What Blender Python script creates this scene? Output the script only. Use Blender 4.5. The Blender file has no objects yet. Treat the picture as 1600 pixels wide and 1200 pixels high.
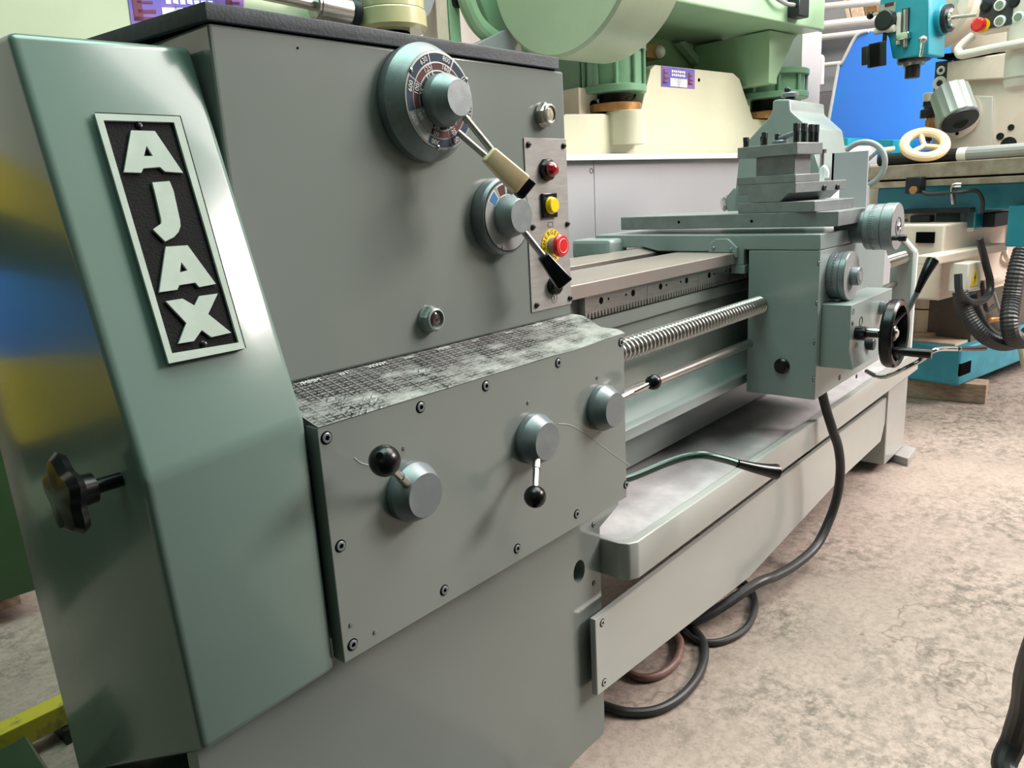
import bpy, bmesh, math, random
from mathutils import Vector, Matrix
random.seed(7)
scn = bpy.context.scene
col = scn.collection

# ---------------------------------------------------------------- camera, world, lights, exposure
F_PX = 1208.648
CAM = Vector((0.0, 0.0, 1.13))
RC = Matrix(((0.64815465, 0.21181524, -0.73145735),
             (-0.75970264, 0.1137424, -0.6402457),
             (-0.05241609, 0.97066831, 0.23463926)))      # world <- camera
cam_data = bpy.data.cameras.new('camera')
cam_data.sensor_width = 36.0
cam_data.lens = F_PX / 1600.0 * 36.0
cam_data.clip_start = 0.02
cam_data.clip_end = 100
cam = bpy.data.objects.new('camera', cam_data)
cam.matrix_world = Matrix.Translation(CAM) @ RC.to_4x4()
col.objects.link(cam)
scn.camera = cam

world = bpy.data.worlds.new('workshop_daylight')
scn.world = world
world.use_nodes = True
wn, wl = world.node_tree.nodes, world.node_tree.links
for n in list(wn): wn.remove(n)
w_out = wn.new('ShaderNodeOutputWorld'); w_bg = wn.new('ShaderNodeBackground')
w_tc = wn.new('ShaderNodeTexCoord'); w_sep = wn.new('ShaderNodeSeparateXYZ')
w_cr = wn.new('ShaderNodeValToRGB'); w_mr = wn.new('ShaderNodeMapRange')
wl.new(w_tc.outputs['Generated'], w_sep.inputs[0])
w_cr.color_ramp.elements[0].position = 0.0
w_cr.color_ramp.elements[0].color = (0.30, 0.25, 0.23, 1)
e = w_cr.color_ramp.elements.new(0.5); e.color = (0.50, 0.50, 0.48, 1)
w_cr.color_ramp.elements[-1].position = 1.0
w_cr.color_ramp.elements[-1].color = (0.50, 0.72, 0.62, 1)
w_mr.inputs['From Min'].default_value = -1; w_mr.inputs['From Max'].default_value = 1
wl.new(w_sep.outputs['Z'], w_mr.inputs['Value'])
wl.new(w_mr.outputs[0], w_cr.inputs[0])
wl.new(w_cr.outputs[0], w_bg.inputs['Color'])
w_bg.inputs['Strength'].default_value = 0.13
wl.new(w_bg.outputs[0], w_out.inputs[0])

def area_light(name, loc, target, sx, sy, power, color):
    d = bpy.data.lights.new(name, 'AREA'); d.shape = 'RECTANGLE'
    d.size = sx; d.size_y = sy; d.energy = power; d.color = color
    o = bpy.data.objects.new(name, d); o.location = loc
    o.rotation_euler = (Vector(target) - Vector(loc)).to_track_quat('-Z', 'Y').to_euler()
    col.objects.link(o); return o
area_light('roof_skylight', (0.7, 0.9, 4.6), (0.9, 0.9, 0), 2.2, 2.6, 150, (0.66, 1.0, 0.86))
area_light('roof_skylight_far', (3.9, -0.1, 5.0), (4.1, 0.5, 0), 3.4, 4.0, 490, (1.0, 0.95, 0.90))
area_light('high_window', (6.3, -4.0, 4.7), (1.8, 0.8, 0.7), 3.2, 1.8, 840, (1.0, 0.89, 0.84))
scn.view_settings.view_transform = 'Standard'
scn.view_settings.look = 'None'
scn.view_settings.gamma = 1.0
scn.view_settings.use_curve_mapping = False
scn.view_settings.exposure = 0.0

# ---------------------------------------------------------------- geometry helpers
class Frame:
    """a turned workbench frame; P() gives the point a sight line meets on one of its planes"""
    def __init__(self, o=(0, 0, 0), deg=0.0):
        self.o = Vector(o); self.a = math.radians(deg)
        self.M = Matrix.Translation(self.o) @ Matrix.Rotation(self.a, 4, 'Z')
        self.Mi = self.M.inverted()
    def P(self, px, py, x=None, y=None, z=None):
        d = RC @ Vector((px - 800.0, -(py - 600.0), -F_PX))
        c = self.Mi @ CAM; d = self.Mi.to_3x3() @ d
        if x is not None: t = (x - c.x) / d.x
        elif y is not None: t = (y - c.y) / d.y
        else: t = (z - c.z) / d.z
        return c + d * t
W = Frame()
P = W.P

def srgb(r, g, b):
    f = lambda v: (v / 255 / 12.92) if v / 255 <= 0.04045 else ((v / 255 + 0.055) / 1.055) ** 2.4
    return (f(r), f(g), f(b), 1.0)

class MB:
    def __init__(self):
        self.bm = bmesh.new(); self.mats = []
    def _idx(self, m):
        if m not in self.mats: self.mats.append(m)
        return self.mats.index(m)
    def _merge(self, b, m):
        i = self._idx(m)
        bmesh.ops.recalc_face_normals(b, faces=b.faces)
        for f in b.faces: f.material_index = i
        me = bpy.data.meshes.new('t'); b.to_mesh(me); b.free()
        self.bm.from_mesh(me); bpy.data.meshes.remove(me)
    def box(self, lo, hi, m, bev=0.0, seg=2):
        b = bmesh.new()
        bmesh.ops.create_cube(b, size=1.0)
        lo, hi = Vector(lo), Vector(hi)
        for v in b.verts:
            v.co = Vector([lo[k] + (v.co[k] + 0.5) * (hi[k] - lo[k]) for k in range(3)])
        if bev: bmesh.ops.bevel(b, geom=list(b.edges), offset=bev, segments=seg, affect='EDGES', profile=0.5)
        self._merge(b, m); return self
    def hexa(self, pts, m, bev=0.0, seg=2):
        """8 points: bottom loop of four then top loop of four"""
        b = bmesh.new(); v = [b.verts.new(p) for p in pts]
        for f in ((0, 1, 2, 3), (4, 5, 6, 7), (0, 1, 5, 4), (1, 2, 6, 5), (2, 3, 7, 6), (3, 0, 4, 7)):
            b.faces.new([v[k] for k in f])
        bmesh.ops.recalc_face_normals(b, faces=b.faces)
        if bev: bmesh.ops.bevel(b, geom=list(b.edges), offset=bev, segments=seg, affect='EDGES', profile=0.5)
        self._merge(b, m); return self
    def prism(self, pts, vec, m, holes=(), bev=0.0, seg=2):
        vec = Vector(vec); b = bmesh.new()
        if not holes:
            lo = [b.verts.new(Vector(p)) for p in pts]; hi = [b.verts.new(Vector(p) + vec) for p in pts]
            n = len(pts)
            b.faces.new(lo); b.faces.new(hi[::-1])
            for k in range(n): b.faces.new([lo[k], lo[(k + 1) % n], hi[(k + 1) % n], hi[k]])
        else:
            for off in (Vector((0, 0, 0)), vec):
                es = []
                for loop in [pts] + list(holes):
                    vs = [b.verts.new(Vector(p) + off) for p in loop]
                    es += [b.edges.new((vs[k], vs[(k + 1) % len(vs)])) for k in range(len(vs))]
                bmesh.ops.triangle_fill(b, edges=es, use_beauty=True)
            for loop in [pts] + list(holes):
                for k in range(len(loop)):
                    a, c = Vector(loop[k]), Vector(loop[(k + 1) % len(loop)])
                    b.faces.new([b.verts.new(q) for q in (a, c, c + vec, a + vec)])
            bmesh.ops.remove_doubles(b, verts=b.verts, dist=1e-6)
        bmesh.ops.recalc_face_normals(b, faces=b.faces)
        if bev:
            ed = [e for e in b.edges if len(e.link_faces) == 2 and e.calc_face_angle(0) > 0.3]
            bmesh.ops.bevel(b, geom=ed, offset=bev, segments=seg, affect='EDGES', profile=0.5)
        self._merge(b, m); return self
    def rev(self, prof, o, ax, m, n=40, lobes=None):
        o, ax = Vector(o), Vector(ax).normalized()
        u = ax.orthogonal().normalized(); w = ax.cross(u)
        b = bmesh.new(); rings = []
        for (r, h) in prof:
            if r < 1e-7: rings.append([b.verts.new(o + ax * h)])
            else:
                ring = []
                for k in range(n):
                    t = 2 * math.pi * k / n
                    rr = r * (1 + (lobes[1] * math.cos(lobes[0] * t) if lobes else 0))
                    ring.append(b.verts.new(o + ax * h + (u * math.cos(t) + w * math.sin(t)) * rr))
                rings.append(ring)
        for a, c in zip(rings, rings[1:]):
            for k in range(n):
                k2 = (k + 1) % n
                if len(a) == 1 and len(c) == 1: continue
                if len(a) == 1: b.faces.new([a[0], c[k], c[k2]])
                elif len(c) == 1: b.faces.new([a[k], a[k2], c[0]])
                else: b.faces.new([a[k], a[k2], c[k2], c[k]])
        for ring, s in ((rings[0], 1), (rings[-1], -1)):
            if len(ring) > 1: b.faces.new(ring[::s])
        self._merge(b, m); return self
    def cyl(self, a, c, r, m, r2=None, n=28, bev=0.0):
        a, c = Vector(a), Vector(c); L = (c - a).length; r2 = r if r2 is None else r2
        if bev: pr = [(r - bev, 0), (r, bev), (r2, L - bev), (r2 - bev, L)]
        else: pr = [(r, 0), (r2, L)]
        return self.rev(pr, a, c - a, m, n)
    def ball(self, c, r, m, n=28):
        pr = [(0, -r)] + [(r * math.cos(t), r * math.sin(t)) for t in [math.radians(-80 + 160 * k / 14) for k in range(15)]] + [(0, r)]
        return self.rev(pr, c, (0.2, -0.3, 1), m, n)
    def torus(self, c, ax, R, r, m, n=56, k=14, sx=1.0):
        c, ax = Vector(c), Vector(ax).normalized(); u = ax.orthogonal().normalized(); w = ax.cross(u)
        b = bmesh.new(); rings = []
        for i in range(n):
            t = 2 * math.pi * i / n; d = u * math.cos(t) + w * math.sin(t)
            rings.append([b.verts.new(c + d * (R + r * math.cos(2 * math.pi * j / k)) + ax * r * sx * math.sin(2 * math.pi * j / k)) for j in range(k)])
        for i in range(n):
            for j in range(k):
                b.faces.new([rings[i][j], rings[(i + 1) % n][j], rings[(i + 1) % n][(j + 1) % k], rings[i][(j + 1) % k]])
        self._merge(b, m); return self
    def tube(self, pts, r, m, n=12, sub=8, rad=None, ribs=None):
        pts = [Vector(p) for p in pts]
        if len(pts) > 2 and sub > 1:
            q = []
            for i in range(len(pts) - 1):
                p0 = pts[i - 1] if i else pts[0] * 2 - pts[1]
                p1, p2 = pts[i], pts[i + 1]
                p3 = pts[i + 2] if i + 2 < len(pts) else p2 * 2 - p1
                for s in range(sub):
                    t = s / sub
                    q.append(0.5 * ((2 * p1) + (p2 - p0) * t + (2 * p0 - 5 * p1 + 4 * p2 - p3) * t * t + (3 * p1 - p0 - 3 * p2 + p3) * t ** 3))
            q.append(pts[-1]); pts = q
        b = bmesh.new(); rings = []; u = None
        N = len(pts)
        for i, p in enumerate(pts):
            d = (pts[min(i + 1, N - 1)] - pts[max(i - 1, 0)]).normalized()
            u = d.orthogonal().normalized() if u is None else (u - d * u.dot(d)).normalized()
            w = d.cross(u)
            rr = r if rad is None else rad[0] + (rad[1] - rad[0]) * i / (N - 1)
            if ribs and i % 2: rr *= ribs
            rings.append([b.verts.new(p + (u * math.cos(2 * math.pi * k / n) + w * math.sin(2 * math.pi * k / n)) * rr) for k in range(n)])
        for a, c in zip(rings, rings[1:]):
            for k in range(n): b.faces.new([a[k], a[(k + 1) % n], c[(k + 1) % n], c[k]])
        b.faces.new(rings[0][::-1]); b.faces.new(rings[-1])
        self._merge(b, m); return self
    def text(self, s, mtx, size, m, depth=0.0004, align='CENTER'):
        c = bpy.data.curves.new('t', 'FONT'); c.body = s; c.size = size; c.extrude = depth
        c.align_x = align; c.align_y = 'CENTER'; c.resolution_u = 2
        o = bpy.data.objects.new('t', c); col.objects.link(o)
        bpy.context.view_layer.update()
        me = bpy.data.meshes.new_from_object(o.evaluated_get(bpy.context.evaluated_depsgraph_get()))
        me.transform(mtx)
        b = bmesh.new(); b.from_mesh(me); bpy.data.meshes.remove(me)
        bpy.data.objects.remove(o); bpy.data.curves.remove(c)
        self._merge(b, m); return self
    def build(self, name, parent=None, sharp=22):
        me = bpy.data.meshes.new(name)
        self.bm.to_mesh(me); self.bm.free()
        for m in self.mats: me.materials.append(m)
        for p in me.polygons: p.use_smooth = True
        me.set_sharp_from_angle(angle=math.radians(sharp))
        o = bpy.data.objects.new(name, me); col.objects.link(o)
        if parent is not None: attach(o, parent)
        return o

def tag(o, label=None, cat=None, group=None, kind=None):
    if label: o['label'] = label
    if cat: o['category'] = cat
    if group: o['group'] = group
    if kind: o['kind'] = kind
    return o
def thing(name, label, cat, base=(0, 0, 0), frame=None, group=None):
    """an Empty at the thing's base; base is given in the frame the parts are written in"""
    o = bpy.data.objects.new(name, None); col.objects.link(o)
    o.empty_display_size = 0.1
    b = Vector(base); fr = frame or W
    o.matrix_world = fr.M @ Matrix.Translation(b)
    BASE[o.name] = b
    tag(o, label, cat, group)
    return o
BASE = {}
def attach(o, parent):
    o.parent = parent
    if parent.name in BASE: o.matrix_parent_inverse = Matrix.Translation(-BASE[parent.name])
    return o
def single(mb, name, label, cat, frame=None, group=None):
    """a thing that is one mesh: move its origin to its own middle at the bottom"""
    o = mb.build(name)
    xs = [v.co for v in o.data.vertices]
    lo = Vector([min(v[k] for v in xs) for k in range(3)]); hi = Vector([max(v[k] for v in xs) for k in range(3)])
    b = Vector(((lo.x + hi.x) / 2, (lo.y + hi.y) / 2, lo.z))
    o.data.transform(Matrix.Translation(-b))
    o.matrix_world = (frame or W).M @ Matrix.Translation(b)
    return tag(o, label, cat, group)

# ---------------------------------------------------------------- materials
def material(name, rgb, rough=0.5, metal=0.0, var=0.0, vscale=6.0, rough_var=0.0, bump=0.0, bscale=60.0, coat=0.0,
             rgb2=None, emit=0.0, trans=0.0, stretch=(1, 1, 1), patch=(0.45, 0.6)):
    m = bpy.data.materials.new(name); m.use_nodes = True
    n, l = m.node_tree.nodes, m.node_tree.links
    b = n['Principled BSDF']
    b.inputs['Base Color'].default_value = srgb(*rgb)
    b.inputs['Roughness'].default_value = rough
    b.inputs['Metallic'].default_value = metal
    b.inputs['Coat Weight'].default_value = coat
    b.inputs['Coat Roughness'].default_value = 0.08
    if trans: b.inputs['Transmission Weight'].default_value = trans
    if emit:
        b.inputs['Emission Color'].default_value = srgb(*rgb); b.inputs['Emission Strength'].default_value = emit
    if var or rgb2 or rough_var or bump:
        tc = n.new('ShaderNodeTexCoord'); mp = n.new('ShaderNodeMapping')
        mp.inputs['Scale'].default_value = stretch
        l.new(tc.outputs['Object'], mp.inputs['Vector'])
        no = n.new('ShaderNodeTexNoise'); no.inputs['Scale'].default_value = vscale
        no.inputs['Detail'].default_value = 6; no.inputs['Roughness'].default_value = 0.6
        l.new(mp.outputs[0], no.inputs['Vector'])
    if var or rgb2:
        cr = n.new('ShaderNodeValToRGB')
        c = srgb(*rgb); c2 = srgb(*rgb2) if rgb2 else tuple(min(1, v * (1 + var)) for v in c[:3]) + (1,)
        c1 = c if rgb2 else tuple(v * (1 - var) for v in c[:3]) + (1,)
        cr.color_ramp.elements[0].position = patch[0]; cr.color_ramp.elements[0].color = c1
        cr.color_ramp.elements[1].position = patch[1]; cr.color_ramp.elements[1].color = c2
        l.new(no.outputs['Fac'], cr.inputs[0]); l.new(cr.outputs[0], b.inputs['Base Color'])
    if rough_var:
        mr = n.new('ShaderNodeMapRange')
        mr.inputs['From Min'].default_value = 0.3; mr.inputs['From Max'].default_value = 0.7
        mr.inputs['To Min'].default_value = max(0.02, rough - rough_var); mr.inputs['To Max'].default_value = rough + rough_var
        l.new(no.outputs['Fac'], mr.inputs['Value']); l.new(mr.outputs[0], b.inputs['Roughness'])
    if bump:
        n2 = n.new('ShaderNodeTexNoise'); n2.inputs['Scale'].default_value = bscale; n2.inputs['Detail'].default_value = 4
        l.new(mp.outputs[0], n2.inputs['Vector'])
        bp = n.new('ShaderNodeBump'); bp.inputs['Strength'].default_value = bump; bp.inputs['Distance'].default_value = 0.002
        l.new(n2.outputs['Fac'], bp.inputs['Height']); l.new(bp.outputs[0], b.inputs['Normal'])
    return m
M = {}
M['paint'] = material('grey_machine_paint', (113, 121, 117), 0.18, 0, var=0.015, vscale=3, rough_var=0.02, bump=0.10, bscale=22, coat=0.15)
M['guard_paint'] = material('glossy_guard_paint', (100, 119, 112), 0.19, 0, var=0.02, vscale=3, rough_var=0.02, bump=0.14, bscale=12, coat=0.2)
M['saddle_paint'] = material('carriage_paint', (130, 142, 140), 0.28, 0, var=0.04, vscale=4, bump=0.06, bscale=30, coat=0.1)
M['tray_paint'] = material('chip_tray_paint', (160, 163, 159), 0.22, 0, var=0.012, vscale=5, bump=0.06, bscale=14, coat=0.2)
M['tray_floor'] = material('dusty_tray_paint', (165, 164, 166), 0.42, 0, rgb2=(205, 203, 204), vscale=7, rough_var=0.12, bump=0.2, bscale=40, patch=(0.42, 0.75))
M['lid'] = material('dark_rubber_lid', (58, 66, 72), 0.6, 0, var=0.12, vscale=30, bump=0.3, bscale=200)
M['alu'] = material('turned_steel', (128, 136, 138), 0.42, 0.4, var=0.08, vscale=40, bump=0.05, bscale=300)
M['knob_paint'] = material('grey_cast_knob', (116, 124, 128), 0.33, 0.35, var=0.08, vscale=20)
M['steel'] = material('bright_steel', (180, 176, 172), 0.28, 0.9, var=0.08, vscale=30, stretch=(1, 8, 8), bump=0.05, bscale=200)
M['ground'] = material('ground_bedway_steel', (176, 166, 161), 0.36, 0.75, var=0.04, vscale=4, stretch=(1, 3, 3))
M['darksteel'] = material('dark_toolsteel', (122, 128, 129), 0.46, 0.35, var=0.08, vscale=18, bump=0.1, bscale=150)
M['gunmetal'] = material('oxide_black_steel', (38, 42, 46), 0.38, 0.5)
M['chrome'] = material('chrome', (200, 200, 198), 0.12, 1.0)
M['black'] = material('black_plastic', (12, 13, 15), 0.26, 0, coat=0.0)
M['blackmatt'] = material('black_rubber', (22, 23, 25), 0.55)
M['hole'] = material('black_recess_shade', (8, 8, 9), 0.8)  # black paints the shade in holes, slots and gaps; also some dark parts
M['hole'].node_tree.nodes['Principled BSDF'].inputs['Specular IOR Level'].default_value = 0.02
M['plate_white'] = material('nameplate_white', (158, 170, 162), 0.65, 0.0, var=0.04, vscale=30)
M['plate_black'] = material('nameplate_black', (6, 7, 8), 0.8, 0, bump=0.6, bscale=420)
M['black'].node_tree.nodes['Principled BSDF'].inputs['Specular IOR Level'].default_value = 0.35
for k_ in ('plate_black', 'plate_white'): M[k_].node_tree.nodes['Principled BSDF'].inputs['Specular IOR Level'].default_value = 0.2
M['ivory'] = material('ivory_plastic', (240, 214, 174), 0.32, 0, rgb2=(226, 182, 122), vscale=14)
M['panel_alu'] = material('brushed_switch_plate', (150, 149, 146), 0.45, 0.2, var=0.06, vscale=20, stretch=(1, 1, 8))
M['blue_ring'] = material('dial_blue', (14, 40, 60), 0.75)
M['red_ring'] = material('dial_red', (74, 24, 26), 0.75)
M['green_ring'] = material('dial_green', (16, 42, 38), 0.75)
M['sector_blue'] = material('sector_blue', (30, 100, 150), 0.6)
M['dial_silver'] = material('dial_silver', (140, 143, 143), 0.5, 0.2)
M['line_white'] = material('engraved_white', (205, 208, 204), 0.45)
M['red_lens'] = material('red_lens', (150, 16, 26), 0.10, 0, coat=0.6)
M['red_btn'] = material('red_button', (215, 30, 34), 0.25, 0, coat=0.3)
M['yellow'] = material('yellow_button', (238, 205, 24), 0.25, 0, coat=0.3)
M['yellow_label'] = material('yellow_label', (226, 200, 40), 0.45)
M['ink'] = material('black_print', (16, 16, 16), 0.5)
M['glass_amber'] = material('sight_glass_lens', (190, 184, 160), 0.05, 0.3, coat=1.0)
M['glass_dark'] = material('dark_sight_glass', (52, 42, 42), 0.12, 0, coat=1.0)
M['cream'] = material('cream_paint', (200, 200, 175), 0.42, 0, var=0.03, vscale=3, bump=0.08, bscale=20)
M['cream_white'] = material('cream_white_paint', (214, 208, 198), 0.38, 0, var=0.04, vscale=5)
M['pale_green'] = material('pale_green_paint', (176, 188, 162), 0.36, 0, var=0.04, vscale=3)
M['green'] = material('green_paint', (156, 190, 156), 0.30, 0, var=0.05, vscale=3, coat=0.2)
M['green_mid'] = material('green_cylinder_paint', (108, 150, 120), 0.32, 0, var=0.06, vscale=6)
M['green_dark'] = material('dark_green_paint', (34, 58, 32), 0.4, 0, var=0.08, vscale=5)
M['olive'] = material('olive_cylinder_paint', (178, 174, 136), 0.22, 0, var=0.06, vscale=5, coat=0.4)
M['cabinet'] = material('light_grey_cabinet', (162, 162, 167), 0.45, 0, var=0.02, vscale=2)
M['cabinet_lip'] = material('white_cabinet_lip', (225, 226, 226), 0.35)
M['copper'] = material('bronze_collar', (178, 134, 84), 0.35, 0.6, var=0.15, vscale=20)
M['teal'] = material('turquoise_paint', (22, 132, 152), 0.34, 0, var=0.06, vscale=4, coat=0.15)
M['teal_dark'] = material('turquoise_base_paint', (48, 138, 158), 0.45, 0, var=0.12, vscale=6)
M['blue'] = material('blue_sheet_paint', (58, 132, 240), 0.34, 0, rgb2=(30, 146, 236), vscale=1.2, coat=0.2)
M['table'] = material('oily_cast_table', (132, 118, 100), 0.42, 0.35, rgb2=(168, 158, 142), vscale=14, bump=0.15, bscale=60, patch=(0.35, 0.7))
M['oilpan'] = material('oil_stained_cream', (176, 158, 134), 0.4, 0, rgb2=(206, 192, 170), vscale=4, patch=(0.3, 0.7))
M['mill_cream'] = material('mill_cream_paint', (220, 205, 190), 0.42, 0, var=0.05, vscale=6)
M['wood'] = material('weathered_timber', (128, 106, 88), 0.8, 0, rgb2=(168, 148, 130), vscale=10, stretch=(6, 1, 6), bump=0.4, bscale=40, patch=(0.3, 0.7))
M['wood_light'] = material('pale_board', (214, 186, 160), 0.75, 0, var=0.12, vscale=8, stretch=(1, 5, 5))
M['wheel_cream'] = material('cream_plastic_wheel', (232, 206, 168), 0.4, 0, var=0.05, vscale=10)
M['pipe_grey'] = material('grey_conduit', (142, 148, 148), 0.4)
M['wall'] = material('whitewashed_wall', (232, 226, 220), 0.8, 0, var=0.04, vscale=2, bump=0.2, bscale=30)
M['wall_grey'] = material('grey_sheet_wall', (150, 150, 154), 0.6, 0, var=0.05, vscale=2)
M['wall_shade'] = material('dull_brick_wall', (84, 80, 76), 0.85, 0, var=0.1, vscale=3)
M['cabinet_dark'] = material('dark_grey_enamel', (46, 50, 52), 0.45, 0, var=0.05, vscale=4)
M['lever_dark'] = material('dark_oiled_steel', (72, 88, 84), 0.28, 0.7)
M['scratch'] = material('scratched_paint', (158, 164, 160), 0.5)
M['brown_dark'] = material('brown_recess_shade', (84, 76, 66), 0.6, 0, var=0.15, vscale=8)  # shade of the column recess, painted as dark brown
M['rail'] = material('white_painted_rail', (216, 212, 208), 0.4)
M['yellow_paint'] = material('chipped_yellow_paint', (176, 164, 42), 0.55, 0, rgb2=(104, 102, 66), vscale=30, patch=(0.5, 0.7))
M['cable'] = material('black_cable', (34, 36, 38), 0.45, 0, var=0.2, vscale=30, bump=0.2, bscale=400)
M['cable_red'] = material('worn_brown_cable', (112, 84, 76), 0.5, 0, var=0.2, vscale=30)
M['concrete_block'] = material('grey_metal_block', (168, 166, 164), 0.5, 0.3, var=0.06, vscale=10)
M['purple'] = material('sticker_purple', (92, 84, 176), 0.4, 0, rgb2=(136, 96, 170), vscale=9)
M['sticker_white'] = material('sticker_white', (232, 238, 236), 0.4)
M['maroon'] = material('sticker_maroon', (96, 36, 66), 0.45)
M['ctrl'] = material('control_panel_dark', (52, 54, 60), 0.45)
M['btn_green'] = material('green_grey_button', (120, 140, 122), 0.4)
M['motor'] = material('finned_motor_grey', (150, 160, 156), 0.4, 0.3)
M['bright_white'] = material('plain_bulb_white', (246, 242, 240), 0.7)  # plain white of the oil bulb

def floor_material():
    m = bpy.data.materials.new('worn_concrete_floor'); m.use_nodes = True
    n, l = m.node_tree.nodes, m.node_tree.links; b = n['Principled BSDF']
    tc = n.new('ShaderNodeTexCoord')
    def noise(s, d=8, r=0.6):
        x = n.new('ShaderNodeTexNoise'); x.inputs['Scale'].default_value = s; x.inputs['Detail'].default_value = d
        x.inputs['Roughness'].default_value = r; l.new(tc.outputs['Object'], x.inputs['Vector']); return x
    def ramp(src, p0, c0, p1, c1):
        x = n.new('ShaderNodeValToRGB'); x.color_ramp.elements[0].position = p0; x.color_ramp.elements[0].color = c0
        x.color_ramp.elements[1].position = p1; x.color_ramp.elements[1].color = c1; l.new(src, x.inputs[0]); return x
    def mix(fac, a, c, t='MIX'):
        x = n.new('ShaderNodeMix'); x.data_type = 'RGBA'; x.blend_type = t
        if isinstance(fac, float): x.inputs[0].default_value = fac
        else: l.new(fac, x.inputs[0])
        l.new(a, x.inputs[6]); l.new(c, x.inputs[7]); return x.outputs[2]
    base = ramp(noise(1.1, 10, 0.62).outputs['Fac'], 0.34, srgb(140, 127, 118), 0.66, srgb(168, 153, 143))
    fine = ramp(noise(55, 8, 0.75).outputs['Fac'], 0.38, (0.62, 0.60, 0.57, 1), 0.54, (1, 1, 1, 1))
    c = mix(0.60, base.outputs[0], fine.outputs[0], 'MULTIPLY')
    speck = ramp(noise(26, 10, 0.8).outputs['Fac'], 0.45, (0, 0, 0, 1), 0.58, (1, 1, 1, 1))
    clus = ramp(noise(2.3, 7, 0.65).outputs['Fac'], 0.40, (0, 0, 0, 1), 0.60, (1, 1, 1, 1))
    blk = n.new('ShaderNodeMix'); blk.data_type = 'RGBA'; blk.blend_type = 'MULTIPLY'; blk.inputs[0].default_value = 1.0
    l.new(speck.outputs[0], blk.inputs[6]); l.new(clus.outputs[0], blk.inputs[7])
    rgb = n.new('ShaderNodeRGB'); rgb.outputs[0].default_value = srgb(98, 91, 82)
    c = mix(blk.outputs[2], c, rgb.outputs[0])
    pits = ramp(noise(130, 3, 0.6).outputs['Fac'], 0.29, (0.40, 0.37, 0.34, 1), 0.36, (1, 1, 1, 1))
    c = mix(0.7, c, pits.outputs[0], 'MULTIPLY')
    w = noise(0.8, 6, 0.6)
    sub = n.new('ShaderNodeMath'); sub.operation = 'SUBTRACT'; sub.inputs[1].default_value = 0.56; l.new(w.outputs['Fac'], sub.inputs[0])
    ab = n.new('ShaderNodeMath'); ab.operation = 'ABSOLUTE'; l.new(sub.outputs[0], ab.inputs[0])
    crk = ramp(ab.outputs[0], 0.0, (0.35, 0.31, 0.28, 1), 0.0022, (1, 1, 1, 1))
    c = mix(0.6, c, crk.outputs[0], 'MULTIPLY')
    l.new(c, b.inputs['Base Color'])
    b.inputs['Roughness'].default_value = 0.72
    hsum = n.new('ShaderNodeMath'); hsum.operation = 'ADD'
    l.new(fine.outputs[0], hsum.inputs[0]); l.new(pits.outputs[0], hsum.inputs[1])
    bp = n.new('ShaderNodeBump'); bp.inputs['Strength'].default_value = 0.35; bp.inputs['Distance'].default_value = 0.004
    l.new(hsum.outputs[0], bp.inputs['Height']); l.new(bp.outputs[0], b.inputs['Normal'])
    return m
M['floor'] = floor_material()

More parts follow.
